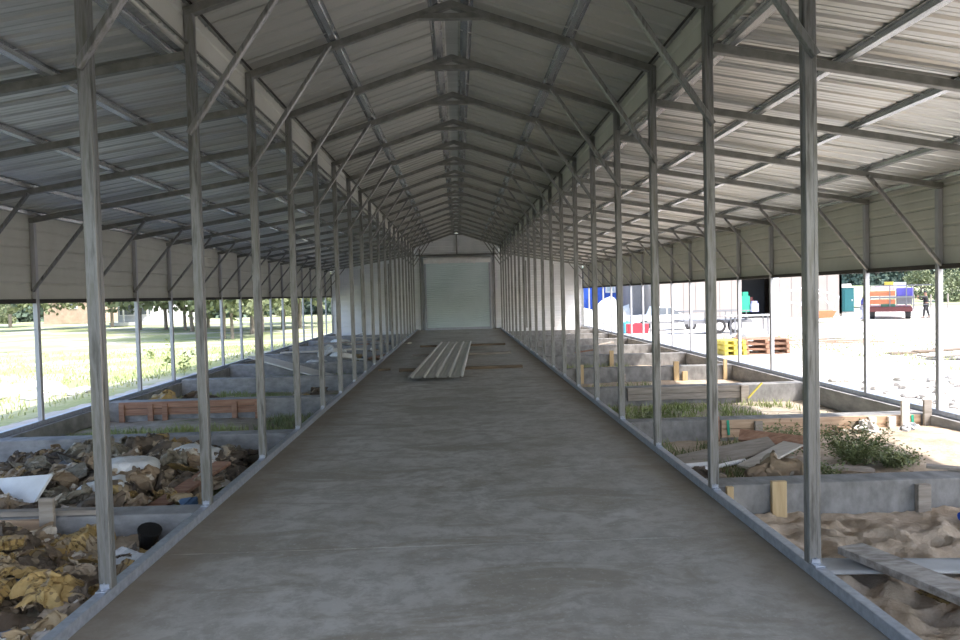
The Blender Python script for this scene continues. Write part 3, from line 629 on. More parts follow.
def leafy(seed, n, R_, H, leaf, mat, name='foliage', parent=None, stems=24):
    r = random.Random(seed); m = MB()
    for _ in range(stems):
        a = r.uniform(0, 6.28); q = Vector((math.cos(a) * r.uniform(.1, 1) * R_, math.sin(a) * r.uniform(.1, 1) * R_, H * r.uniform(.5, 1)))
        m.cyl((0, 0, 0), q * .6 + Vector((0, 0, .1 * H)), .004, .003, 4, False); m.cyl(q * .6 + Vector((0, 0, .1 * H)), q, .003, .0015, 4, False)
        for k in range(n // stems):
            t = r.uniform(.25, 1.05); p = q * t + Vector((r.gauss(0, .03), r.gauss(0, .03), r.gauss(0, .03))); d = Vector((r.uniform(-1, 1), r.uniform(-1, 1), r.uniform(-.4, .8))).normalized() * leaf; s_ = d.cross(Vector((r.uniform(-1, 1), r.uniform(-1, 1), 1))).normalized() * leaf * .3
            m.add([p, p + d * .5 + s_, p + d, p + d * .5 - s_], [(0, 1, 2, 3)])
    return m.build(name, mat, parent)
for x, y, R_, H, lab, sd_ in ((3.72, 6.95, .48, .36, 'leafy green weed bush on the sand behind the first yard footing', 1), (3.35, 7.6, .3, .30, 'smaller weed clump by the pine form on the yard side', 2), (3.1, 6.4, .25, .18, 'low yellow-green weed in front of the grey plank', 3), (2.35, 9.2, .3, .25, 'weed clump beside the aisle rail in the third yard stall', 4), (3.98, 6.75, .28, .12, 'sprawling weed at the sunny edge of the green bush', 6)):
    o = leafy(sd_, int(2600 * R_ / .5), R_, H, .032, WEEDG, 'weed_bush', stems=60); o.location = (x, y, gi(1, x, y, 0)); tag(o, lab, 'weed')
for i, (px, y) in enumerate(((164, 20), (182, 19), (151, 26))):
    x = X_at(px, y); o = leafy(20 + i, 40, .3, 1.0 - .3 * i, .12, GREENL, 'tall_weed', stems=4); o.location = (x, y, g_out(x, y)); tag(o, ['tall thin weed just outside the field side wall', 'second tall weed beside the tallest one', 'small weed farther out in the field'][i], 'weed')
# field grass near the building, mown tufts
def fa(r): 
    y = r.uniform(7, 34); return -(7.2 + abs(r.gauss(0, 6))), y
blades(9000, fa, .14, .012, 31, g_out).build('grass', noisy('dry_field_grass', (.24, .29, .11), (.38, .42, .2), ts=.4)); o = bpy.data.objects['grass.009'] if 'grass.009' in bpy.data.objects else None
for o in bpy.data.objects:
    if o.name.startswith('grass') and 'label' not in o: tag(o, 'sunlit field grass beyond the outer posts', 'grass', None, 'stuff')
def ya(r): return 10 + abs(r.gauss(0, 4)), r.uniform(12, 30)
tag(blades(3500, ya, .12, .012, 33, g_out).build('grass', noisy('dry_yard_grass', (.26, .30, .13), (.40, .42, .22), ts=.4)), 'thin grass scattered over the sandy yard', 'grass', None, 'stuff')

# ------------------------------------------------------------------ trees
def tree(seed, H, CR_, mat, ntr=7, low=False):
    r = random.Random(seed); root = link('tree', None, None, (0, 0, 0)); m = MB(); trunk = H * .42
    m.cyl((0, 0, -.3), (r.uniform(-.2, .2), 0, trunk), H * .018, H * .012, 9)
    tips = []
    for k in range(ntr):
        a = 6.28 * k / ntr + r.uniform(-.3, .3); z0 = trunk * r.uniform(.6, 1); q = Vector((math.cos(a) * CR_ * r.uniform(.35, .8), math.sin(a) * CR_ * r.uniform(.35, .8), H * r.uniform(.5, .9)))
        m.cyl((0, 0, z0), q, H * .011, H * .004, 6, False); tips.append(q)
    tips.append(Vector((0, 0, H * .85)))
    if not low: tips += [Vector((math.cos(k * 1.3 + seed) * CR_ * .75, math.sin(k * 1.3 + seed) * CR_ * .75, H * (.40 + .05 * (k % 2)))) for k in range(5)]
    if low: tips += [Vector((math.cos(k) * CR_ * .6, math.sin(k) * CR_ * .6, H * .18)) for k in range(0, 7)]
    m.build('trunk', BARK, root)
    f = MB()
    for q in tips:
        br = CR_ * r.uniform(.4, .6)
        for _ in range(230):
            d = Vector((r.gauss(0, 1), r.gauss(0, 1), r.gauss(0, .75))).normalized() * br * r.uniform(.55, 1.05); p = q + d; s_ = H * .028 * r.uniform(.7, 1.5)
            a = Vector((r.uniform(-1, 1), r.uniform(-1, 1), r.uniform(-1, 1))).normalized() * s_; b_ = a.cross(Vector((r.uniform(-1, 1), r.uniform(-1, 1), .3))).normalized() * s_ * .7
            f.add([p - a, p + b_, p + a, p - b_], [(0, 1, 2, 3)])
    f.build('foliage', mat, root); return root
T1 = tree(1, 8, 3.2, TREEG); T2 = tree(2, 10, 3.4, TREEG, 8); T3 = tree(3, 9, 4.2, TREEB, 9, True); T4 = tree(4, 6, 2.8, TREEG, 7, True)
used = set()
def put(t, x, y, s_, label, group=None, drop=0):
    o = t if t.name not in used else copy_tree(t); used.add(t.name); o.location = (x, y, g_out(x, y) - drop); o.scale = (s_,) * 3; o.rotation_euler = (0, 0, R.uniform(0, 6))
    tag(o, label, 'tree', group)
rt = random.Random(4)
near = [(10, 82, 1.1), (38, 70, 1), (112, 74, .9), (140, 66, 1.0), (166, 64, .9), (185, 62, 1.0), (192, 58, .9), (208, 66, 1.0), (222, 46, 1.0), (232, 46, .8), (252, 52, 1.1), (262, 55, .9), (283, 60, 1.0), (300, 60, 1.1), (320, 70, 1)]
for i, (px, y, s_) in enumerate(near):
    put(T1 if i % 2 else T2, X_at(px, y), y, s_, 'slender field tree with open crown, %s along from the brick house' % ORD[i + 1], 'trees standing in the field')
for i in range(34):
    px = -60 + i * 12.5; y = 118 + rt.uniform(-14, 20)
    put(T3, X_at(px, y), y, 1.0 + rt.uniform(-.1, .4), 'dense dark tree in the wood line closing the field', 'wood line beyond the field')
for i in range(20):
    px = 850 + i * 9; y = 150 + rt.uniform(-10, 25)
    put(T3, X_at(px, y), y, 1.15 + rt.uniform(-.1, .3), 'dense dark tree on the ridge beyond the sandy yard', 'wood line beyond the yard')
for i, (px, y, s_, l) in enumerate(((921, 88, .7, 'round pale tree behind the person in black'), (952, 80, .6, 'light green bush at the far edge of the yard'), (972, 82, .7, 'light green tree beyond the yard edge'))):
    put(T4, X_at(px, y), y, s_, l)
# low shrubs under the field wood line
for i in range(12):
    px = 5 + i * 30 + (i * 37 % 17); y = 100 + (i * 53 % 19)
    put(T4, X_at(px, y), y, .45, 'low round shrub at the foot of the wood line', 'shrubs below the wood line')

# ------------------------------------------------------------------ field side buildings and rubble
def gz(px, y): x = X_at(px, y); return x, g_out(x, y)
def house(px0, px1, y, H, wall_m, roof_m, label, wins):
    x0, x1 = X_at(px0, y), X_at(px1, y); w = x1 - x0; z = g_out(x0, y); D = 8
    o = empty('house', ((x0 + x1) / 2, y, z), label, 'house')
    m = MB(); m.box((0, D / 2, H / 2), (w, D, H)); m.build('wall', wall_m, o)
    m = MB(); a, b_ = w / 2 + .4, D + .4
    m.add([(-a, -.4, H), (a, -.4, H), (a, b_, H), (-a, b_, H), (-a * .8, D / 2, H + 2), (a * .8, D / 2, H + 2)], [(0, 1, 5, 4), (2, 3, 4, 5), (1, 2, 5), (3, 0, 4), (3, 2, 1, 0)]); m.build('roof', roof_m, o)
    for u, zc, ww, hh in wins:
        m = MB(); m.box((u * w, -.03, zc), (ww + .16, .1, hh + .16)); f = m.build('window', WHITEP, o)
        m = MB(); m.box((u * w, -.07, zc), (ww, .06, hh)); m.build('pane', GLASS, f)
    return o
house(44, 88, 92, 3.4, BRICK, ROOFG, 'low tan brick house standing across the field', [(.18, 2.3, .8, .9)])
h2 = house(118, 155, 78, 2.9, flat('pale_grey_siding', (.55, .57, .6)), ROOFG, 'small grey house with a deep porch beyond the field', [(-.25, 1.6, 1.4, 1.0), (.2, 1.6, 1.4, 1.0)])
m = MB()
for x in (-1.8, -.6, .6, 1.8): m.box((x, -1.6, 1.25), (.12, .12, 2.5))
m.box((0, -.9, 2.55), (4.0, 1.7, .12)); m.box((0, -.9, .2), (4.0, 1.6, .35)); m.build('porch', WHITEP, h2)
x, z = gz(183, 82); o = empty('small_shed', (x, 82, z), 'small white shed under the field trees', 'shed'); m = MB(); m.box((0, 1, .9), (2.2, 2, 1.8)); m.build('wall', WHITEP, o)
m = MB(); m.add([(-1.3, -.2, 1.8), (1.3, -.2, 1.8), (1.3, 2.2, 1.8), (-1.3, 2.2, 1.8), (0, -.2, 2.6), (0, 2.2, 2.6)], [(0, 4, 5, 3), (1, 2, 5, 4), (0, 1, 4), (3, 5, 2), (3, 2, 1, 0)]); m.build('roof', WHITEP, o)
def rock(r, s_):
    m = MB(); n, k = 8, 6; ph = r.uniform(0, 50)
    def p(u, v):
        a, b_ = u * 6.2832, (v - .5) * 3.14159; d = Vector((math.cos(a) * math.cos(b_), math.sin(a) * math.cos(b_), math.sin(b_) * .6)); return d * s_ * (1 + .5 * noise.noise(d * 1.7 + Vector((ph, 0, 0))) + .35 * noise.noise(d * 4 + Vector((0, ph, 0))))
    m.grid(p, n, k); return m
rr = random.Random(8); rm = noisy('pale_rubble', (.46, .45, .43), (.60, .59, .57), ts=5)
for i in range(26):
    px = rr.uniform(-8, 92); y = 15.6 + rr.uniform(-1.4, 1.6); x = X_at(px, y)
    tag(rock(rr, rr.uniform(.10, .28)).build('rubble_chunk', rm, loc=(x, y, g_out(x, y) + .03)), 'pale rubble chunk in the scattered dump on the field grass', 'rubble', 'rubble chunks on the field')
for i in range(60):
    px = rr.uniform(820, 965); y = rr.uniform(10.0, 14.0); x = max(6.2, X_at(px, y))
    tag(rock(rr, rr.uniform(.04, .13)).build('rubble_chunk', noisy('sandy_clod', (.36, .34, .31), (.56, .53, .50), ts=5) if i == 0 else bpy.data.materials['sandy_clod'], loc=(x, y, g_out(x, y) + .02)), 'sandy clod on the trampled ground outside the yard side wall', 'clod', 'clods outside the yard side wall')

# ------------------------------------------------------------------ yard
# beige workshop with open bay
y = 55.0; xl, xr = X_at(655, y), X_at(842, y); d0, d1 = X_at(742, y), X_at(772, y); zg = g_out(xl, y); H = 5.2
ws = empty('workshop', ((xl + xr) / 2, y, zg), 'beige metal workshop building with an open dark bay', 'building'); cx = (xl + xr) / 2
m = MB()
for a, b_ in ((xl, d0), (d1, xr)): m.box(((a + b_) / 2 - cx, .1, H / 2), (b_ - a, .2, H))
m.box(((d0 + d1) / 2 - cx, .1, H - .7), (d1 - d0, .2, 1.4)); m.box((xl - cx + .1, 6, H / 2), (.2, 12, H)); m.box((xr - cx - .1, 6, H / 2), (.2, 12, H)); m.box((0, 12, H / 2), (xr - xl, .2, H))
x = xl + .4
while x < xr - .2:
    if not (d0 - .1 < x < d1 + .1): m.box((x - cx, -.01, H / 2), (.05, .03, H))
    x += .9
m.build('wall', BEIGE, ws); m = MB(); m.add([(xl - cx - .3, -.4, H), (xr - cx + .3, -.4, H), (xr - cx + .3, 12.4, H), (xl - cx - .3, 12.4, H), (xl - cx - .3, 6, H + 1.6), (xr - cx + .3, 6, H + 1.6)], [(0, 1, 5, 4), (2, 3, 4, 5), (0, 4, 3), (1, 2, 5), (3, 2, 1, 0)]); m.build('roof', WHITEP, ws)
m = MB(); m.box(((d0 + d1) / 2 - cx, 2.6, 1.9), (d1 - d0 + 1, .1, 3.8)); m.build('bay_shade_panel', DARKIN, ws)  # dark sheet standing in for the shade deep inside the open bay
m = MB(); m.box((d1 - cx + .25, -.1, 1.9), (.5, .08, 3.8)); m.build('door_leaf', flat('pale_door_leaf', (.7, .7, .76)), ws)
for i, (px, mt, w, h, lab, dy) in enumerate(((744.5, TIE, .7, 1.5, 'green tarpaulin-covered item inside the workshop bay', .6), (750, DRED, .5, 1.1, 'dark red cabinet inside the workshop bay', .8), (754, flat('lilac_cloth', (.45, .45, .75)), .6, .8, 'pale violet box inside the workshop bay', .5))):
    x = X_at(px, y + dy); m = MB(); m.bar((0, 0, 0), (0, 0, h * .8), w, .5, up=(0, 1, 0), ch=.06); m.bar((0, 0, h * .8), (0, 0, h), w * .7, .4, up=(0, 1, 0), ch=.06); tag(m.build('storage_box', mt, loc=(x, y + dy, zg + .5)), lab, 'box')
# blue containers and windows
y = 66.0; x0, x1 = X_at(574, y), X_at(684, y); zg = g_out(x0, y)
bc = empty('shipping_container', ((x0 + x1) / 2, y, zg), 'long bright blue container behind the pale sand mounds', 'container')
m = MB(); w = x1 - x0; n = 60; pts = [(-w / 2 + w * i / n, (.06 if (i // 1) % 4 in (1, 2) else 0)) for i in range(n + 1)]
m.add([(a, b_, 0) for a, b_ in pts] + [(a, b_, 4.2) for a, b_ in pts], [(i, i + 1, n + 2 + i, n + 1 + i) for i in range(n)]); m.box((0, 1.4, 2.1), (w, 2.4, 4.2)); m.build('body', BLUEP, bc)
for px, zc in ((598, 3.2), (610, 3.3), (611, 2.5)):
    m = MB(); m.box((X_at(px, y) - (x0 + x1) / 2, -.04, zc), (.9, .08, .7)); f = m.build('window', WHITEP, bc); m = MB(); m.box((X_at(px, y) - (x0 + x1) / 2, -.09, zc), (.6, .04, .45)); m.build('pane', flat('pale_pane', (.5, .6, .65), .2), f)
for k, (px, wp) in enumerate(((662, 1.6), (671, .8), (680, 1.6))):
    m = MB(); m.box((X_at(px, y) - (x0 + x1) / 2, -.1, 3.6), (wp * .4, .1, .9)); m.build('window', WHITEP if k != 1 else ORANGE, bc)
def cbox(name, px0, px1, y, h, d, mat, label, cat, nb=3):
    x0, x1 = X_at(px0, y), X_at(px1, y); z = g_out(x0, y); o = empty(name, ((x0 + x1) / 2, y, z), label, cat); w = x1 - x0
    m = MB()
    for k in range(nb): m.box((0, d / 2, h * (k + .5) / nb), (w, d, h / nb - .02))
    m.build('panel', mat, o); m = MB()
    for sx in (-1, 1): m.box((sx * (w / 2 - .03), -.03, h / 2), (.08, .05, h))
    m.build('frame', mat, o); return o
cbox('plywood_crate', 655, 682, 58, 2.6, 1.5, TANB, 'big tan plywood crate between the grey cabinet and workshop', 'crate')
cbox('steel_cabinet', 633, 648, 58, 2.7, 1.2, GREYP, 'tall dark grey cabinet in front of the blue container', 'cabinet', 1)
m_mound = noisy('mound_sand', (.70, .67, .60), (.82, .79, .73), ts=3)
for i, (px, y, r_, h) in enumerate(((588, 60, 2.2, 1.0), (608, 58, 2.0, 1.9), (632, 60, 1.9, 1.6), (646, 56, 1.6, .7), (576, 50, 2.0, .4))):
    m = MB(); ph = i * 3.1
    m.grid(lambda u, v: ((u - .5) * 3 * r_, (v - .5) * 3 * r_, h * math.exp(-(((u - .5) * 3) ** 2 + ((v - .5) * 3) ** 2) * 2.2) * (1 + .3 * fbm(u * 4, v * 4, ph)) - .06), 24, 24)
    x = X_at(px, y); tag(m.build('sand_mound', m_mound, loc=(x, y, g_out(x, y)), smooth=True), 'pale sand mound before the blue container, %s from the end wall' % ORD[[2, 3, 4, 5, 1][i]], 'mound')
# white pickup with red drum and cyan box beside
def wheel(parent, x, y, z, r_, w=.2, rim=GREYP, name='wheel', ax=(0, 1, 0)):
    a = Vector(ax) * w / 2; c = Vector((x, y, z)); m = MB(); m.cyl(c - a, c + a, r_, n=22); o = m.build(name, RUBBER, parent); m = MB(); m.cyl(c - a * 1.08, c + a * 1.08, r_ * .58, n=16); m.cyl(c - a * 1.2, c + a * 1.2, r_ * .15, n=8); m.build('rim', rim, o)
y = 41.0; x = X_at(668, y); z = g_out(x, y); pk = empty('pickup_truck', (x, y, z), 'white pickup parked before the plywood crate', 'car'); pk.scale = (.85, .85, .85)
m = MB(); m.add([(-2.4, 0, .45), (2.3, 0, .45), (2.35, 0, .95), (1.0, 0, 1.02), (.35, 0, 1.55), (-.75, 0, 1.58), (-1.0, 0, 1.02), (-2.4, 0, 1.0)] + [(a, 1.75, b_) for a, b_ in ((-2.4, .45), (2.3, .45), (2.35, .95), (1.0, 1.02), (.35, 1.55), (-.75, 1.58), (-1.0, 1.02), (-2.4, 1.0))],
      [(0, 1, 2, 3, 4, 5, 6, 7), (15, 14, 13, 12, 11, 10, 9, 8)] + [(i, (i + 1) % 8, 8 + (i + 1) % 8, 8 + i)[::-1] for i in range(8)]); m.build('body', WHITEP, pk)
m = MB(); m.add([(-.85, -.02, 1.06), (-.1, -.02, 1.06), (-.1, -.02, 1.5), (-.68, -.02, 1.5)], [(0, 1, 2, 3)]); m.add([(0, -.02, 1.06), (.8, -.02, 1.06), (.32, -.02, 1.5), (0, -.02, 1.5)], [(0, 1, 2, 3)]); m.build('side_window', GLASS, pk)
for wx in (-1.55, 1.5): wheel(pk, wx, .05, .36, .36)
m = MB(); m.box((-2.45, .9, .5), (.12, 1.7, .18)); m.build('bumper', GREYP, pk)
for px, y, mt, w, h, lab in ((637, 36, REDP, 1.0, .45, 'red toolbox standing on the pale sand'), (627, 37, flat('cyan_plastic', (.1, .45, .6)), .4, .55, 'small cyan drum beside the red toolbox')):
    x = X_at(px, y); m = MB(); m.bar((0, 0, 0), (0, 0, h), w, .5, up=(0, 1, 0), ch=.03); m.bar((0, 0, h), (0, 0, h + .05), w * .3, .06, up=(0, 1, 0)); tag(m.build('toolbox', mt, loc=(x, y, g_out(x, y))), lab, 'toolbox')
# utility trailer
y = 33.5; xa, xb = X_at(684, y), X_at(752, y); z = g_out(xa, y); tr = empty('utility_trailer', (xa, y, z), 'flat utility trailer with pipe rails and tandem wheels', 'trailer'); L = xb - xa
m = MB(); m.box((L / 2, .9, .55), (L, 1.8, .08)); m.box((L / 2, 0, .5), (L, .06, .14)); m.build('deck', GREYP, tr)
m = MB(); 
for yy in (0, 1.8):
    m.bar((0, yy, .98), (L, yy, .98), .05, .05); k = 0
    while k * .95 <= L: m.bar((k * .95, yy, .55), (k * .95, yy, .98), .04, .04, up=(0, 1, 0)); k += 1
m.bar((0, 0, .98), (0, 1.8, .98), .05, .05); m.build('rail', GREYP, tr)
xw = X_at(726, y) - xa
for q in (-.38, .36): wheel(tr, xw + q, -.12, .31, .31, rim=WHITEP)
m = MB(); m.box((xw, -.12, .76), (1.7, .25, .03)); m.box((xw - .88, -.12, .66), (.03, .25, .2)); m.box((xw + .88, -.12, .66), (.03, .25, .2)); m.build('fender', GREYP, tr)
m = MB(); m.bar((0, .9, .5), (-1.6, .9, .5), .08, .08); m.cyl((-1.3, .9, 0), (-1.3, .9, .6), .03); m.build('tongue', GREYP, tr)
# work table
y = 31; x = X_at(752, y); z = g_out(x, y); tb = empty('work_table', (x, y, z), 'white topped work table behind the yard side posts', 'table')
m = MB(); m.box((0, .3, .82), (1.9, .7, .05)); m.build('table_top', WHITEP, tb)
for a in (-.7, .7):
    for b_ in (.05, .55): m = MB(); m.bar((a, b_, 0), (a, b_, .8), .06, .06, up=(0, 1, 0)); m.build('leg', GREYP, tb)
# pallets
def pallet(x, y, z, mat, label, rz_=0, w=1.2):
    o = empty('pallet', (x, y, z), label, 'pallet', 'pallets beyond the yard side wall', rz_)
    m = MB(); [m.box((0, -.4 + .2 * k, .125), (w, .13, .022)) for k in range(5)]; m.build('deck_slat', mat, o)
    for k in (-1, 0, 1): m = MB(); m.box((k * (w / 2 - .05), 0, .068), (.09, 1.0, .09)); m.build('stringer', mat, o)
    m = MB(); [m.box((0, -.4 + .4 * k, .011), (w, .12, .022)) for k in range(3)]; m.build('base_slat', mat, o)
y = 20.8
for k in range(3):
    x, z = gz(729, y); pallet(x - .03 * k, y, z + .142 * k, YELLOW, 'yellow painted pallet, %s of its stack' % ['bottom', 'middle', 'topmost'][k], .05 * k, .62)
for k in range(3):
    x, z = gz(762, y); pallet(x, y + .1, z + .142 * k, WOODR, 'reddish brown pallet beside the yellow ones, %s of its stack' % ['bottom', 'middle', 'topmost'][k], -.03 * k, 1.25)
for i in range(9):
    px = 752 + i * 9; y = 23.5 + (i % 4) * .8; x, z = gz(px, y); L = R.uniform(1.2, 2.6)
    board('lumber_plank', (x, y, z + .05 + .03 * (i % 3)), (x + L, y + R.uniform(-.2, .2), z + .06 + .03 * (i % 3)), .14, .03, [WOODG, WOODP, WOODR][i % 3], 'loose lumber plank on the yard, %s counting away from the pallets' % ORD[i + 1], 'plank', group='loose planks in the yard')
for i in range(8):
    px = 734 + R.uniform(0, 30); y = 27 + R.uniform(0, 2); x, z = gz(px, y)
    tag(rock(rr, R.uniform(.15, .4)).build('rubble_chunk', [rm, WOODP, PINE][i % 3], loc=(x, y, z + .1)), 'debris chunk in the pile in front of the utility trailer', 'rubble', 'debris pile before the utility trailer')
for i, (px, y, L) in enumerate(((905, 19.2, .9), (948, 17.6, 1.3), (935, 18.2, 1.0), (952, 18.4, .8))):
    x, z = gz(px, y); board('loose_board', (x - L / 2, y, z + .06 + .05 * i), (x + L / 2, y - .15, z + .09 + .06 * i), .45, .03, WOODG if i % 2 else WOODD, ['dark flat board lying on the bright yard sand', 'grey panel topping the small junk heap in the yard', 'dark panel low in the small junk heap', 'pale panel at the back of the small junk heap'][i])
# portable toilet
y = 62; x, z = gz(845.5, y); o = empty('portable_toilet', (x, y, z), 'teal portable toilet with a white roof beside the workshop', 'toilet')
m = MB(); m.bar((0, 0, .1), (0, 0, 2.1), 1.0, 1.0, up=(0, 1, 0), ch=.05); m.build('cabin', TEAL, o)
m = MB(); m.box((0, -.52, 1.05), (.7, .03, 1.8)); dd = m.build('door', TEAL, o); m = MB(); m.box((.28, -.55, 1.05), (.05, .04, .15)); m.build('handle', WHITEP, dd)
m = MB(); m.bar((0, 0, 2.1), (0, 0, 2.2), 1.1, 1.1, up=(0, 1, 0)); m.bar((0, 0, 2.2), (0, 0, 2.42), .8, .8, up=(0, 1, 0), ch=.2); m.build('roof', WHITEP, o)
m = MB(); m.box((0, 0, .05), (1.1, 1.1, .1)); m.build('base', GREYP, o)
# collapsed canopy frame
y = 47; x, z = gz(808, y); o = empty('canopy_frame', (x, y, z), 'white folded canopy frame before the workshop wall', 'canopy frame')
m = MB(); 
for a, b_ in (((-2.2, 0, 0), (-2.2, 0, 1.8)), ((-2.2, 0, 1.8), (.3, .5, 2.3)), ((.3, .5, 2.3), (2.0, 0, 1.6)), ((2.0, 0, 1.6), (1.6, 0, 0)), ((.9, 0, 1.7), (2.2, 0, .1)), ((-.5, 0, 1.1), (1.2, 0, 1.5)), ((.3, .5, 2.3), (-.4, 1, .2)), ((-2.2, 0, 1.7), (-.5, 0, 1.1)), ((2.0, 0, 1.6), (2.4, 1.5, 0)), ((.9, 0, 1.7), (.3, .5, 2.3))): m.bar(a, b_, .07, .07, up=(0, 1, 0))
m.build('pole', WHITEP, o); m = MB(); m.box((-2.35, -.1, 1.5), (.25, .12, .28)); m.build('joint', RUBBER, o)
# wheelbarrow
y = 46; x, z = gz(824, y); o = empty('wheelbarrow', (x, y, z), 'orange wheelbarrow parked beneath the canopy frame', 'wheelbarrow')
m = MB(); m.add([(-.5, -.3, .3), (.4, -.3, .3), (.4, .3, .3), (-.5, .3, .3), (-.8, -.45, .75), (.6, -.45, .75), (.6, .45, .75), (-.8, .45, .75)], [(3, 2, 1, 0), (0, 1, 5, 4), (1, 2, 6, 5), (2, 3, 7, 6), (3, 0, 4, 7), (4, 5, 6, 7)]); m.build('tray', ORANGE, o)
wheel(o, -.8, 0, .2, .2, .1); m = MB(); [m.bar((-.8, s_ * .15, .22), (1.2, s_ * .3, .5), .04, .04) for s_ in (-1, 1)]; [m.bar((.4, s_ * .25, .4), (.5, s_ * .25, 0), .03, .03, up=(0, 1, 0)) for s_ in (-1, 1)]; m.build('handle', WOODG, o)
# loaded flatbed truck seen from behind
y = 48.5; x, z = gz(890, y); AF = -math.atan2(x, y); o = empty('flatbed_trailer', (x, y, z), 'flatbed trailer loaded with orange and blue panels', 'trailer', None, AF)
m = MB(); m.box((0, 2.5, .75), (2.5, 5, .12)); m.box((0, 0, .62), (2.6, .14, .28)); m.build('bed', DRED, o)
for a in (-1.05, 1.05):
    for b_ in (.55, 1.5): wheel(o, a, b_, .40, .40, .3, ax=(1, 0, 0))
m = MB(); 
for a in (-1.25, -.0, .95, 1.35):
    for b_ in (.1, 4.8): m.bar((a, b_, .75), (a, b_, 2.25), .06, .06, up=(0, 1, 0))
m.bar((-1.3, .1, 2.2), (2.4, .1, 2.2), .06, .06); m.bar((1.35, .1, .9), (2.4, .1, .95), .05, .05); m.bar((-1.3, .1, 1.42), (1.4, .1, 1.45), .08, .12); m.build('rack', GREYP, o)
def load(nm, dx, dy, dz, w, h, d, mt, lab, cat='panel'):
    m = MB(); m.bar((0, 0, 0), (0, 0, h), w, d, up=(0, 1, 0), ch=.03); m.box((0, -d / 2, h / 2), (w * .9, .02, .02)); tag(m.build(nm, mt, loc=(x + dx * math.cos(AF) - dy * math.sin(AF), y + dx * math.sin(AF) + dy * math.cos(AF), z + dz), rot=(0, 0, AF)), lab, cat)
load('orange_crate', -.45, .9, 1.52, 1.55, .32, 1.4, ORANGE, 'upper orange crate on the flatbed trailer', 'crate'); load('orange_crate', -.45, .9, .98, 1.55, .30, 1.4, ORANGE, 'lower orange crate on the flatbed trailer', 'crate')
load('blue_crate', .85, .9, 1.48, .95, .55, 1.3, flat('violet_blue', (.14, .12, .5)), 'violet blue crate beside the orange crates', 'crate'); load('dark_crate', .85, .9, .96, .9, .45, 1.2, GREYP, 'dark crate under the violet blue crate', 'crate')
load('white_bundle', -.3, 1.0, 1.9, 1.2, .32, .9, flat('lilac_white', (.7, .66, .74)), 'pale bundle on top of the orange crates', 'bundle'); load('yellow_bundle', -.05, .9, 2.24, .55, .22, .7, YELLOW, 'yellow bundle at the very top of the load', 'bundle'); load('white_bundle', .5, 1.6, 2.06, .9, .35, .8, WHITEP, 'white bundle above the violet blue crate', 'bundle')
load('green_bin', -.1, -.35, .25, .85, .42, .5, flat('dull_green', (.06, .16, .11)), 'dull green bin hanging beneath the trailer load', 'bin') if False else load('green_bin', -.1, .35, .815, .85, .17, .45, flat('dull_green', (.06, .16, .11)), 'dull green bin at the rear edge of the trailer bed', 'bin')
# post and wire fence behind
for i in range(7):
    px = 846 + i * 17; y = 66; x, zz_ = gz(px, y); m = MB(); m.bar((0, 0, 0), (0, 0, 1.3), .1, .1, up=(0, 1, 0)); tag(m.build('fence_post', WOODG, loc=(x, y, zz_)), 'thin fence post before the meadow, %s from the toilet' % ORD[i + 1], 'fence post', 'fence posts beyond the yard')
# meadow bank and distant ridge
m = MB(); m.grid(lambda u, v: (40 + 110 * u, 70 + 60 * v, -.8 + 2.2 * v + .2 * fbm(u * 6, v * 6)), 30, 16); struct(m.build('ground', FIELD, smooth=True))
m = MB(); m.grid(lambda u, v: (-60 + 400 * u, 250 + 60 * v, -1 + 26 * math.sin(v * 1.57) * (.75 + .25 * fbm(u * 6, 1))), 60, 8); struct(m.build('hill', noisy('distant_wooded_hill', (.06, .10, .09), (.12, .17, .14), (.05, .05, .05), 4), smooth=True))

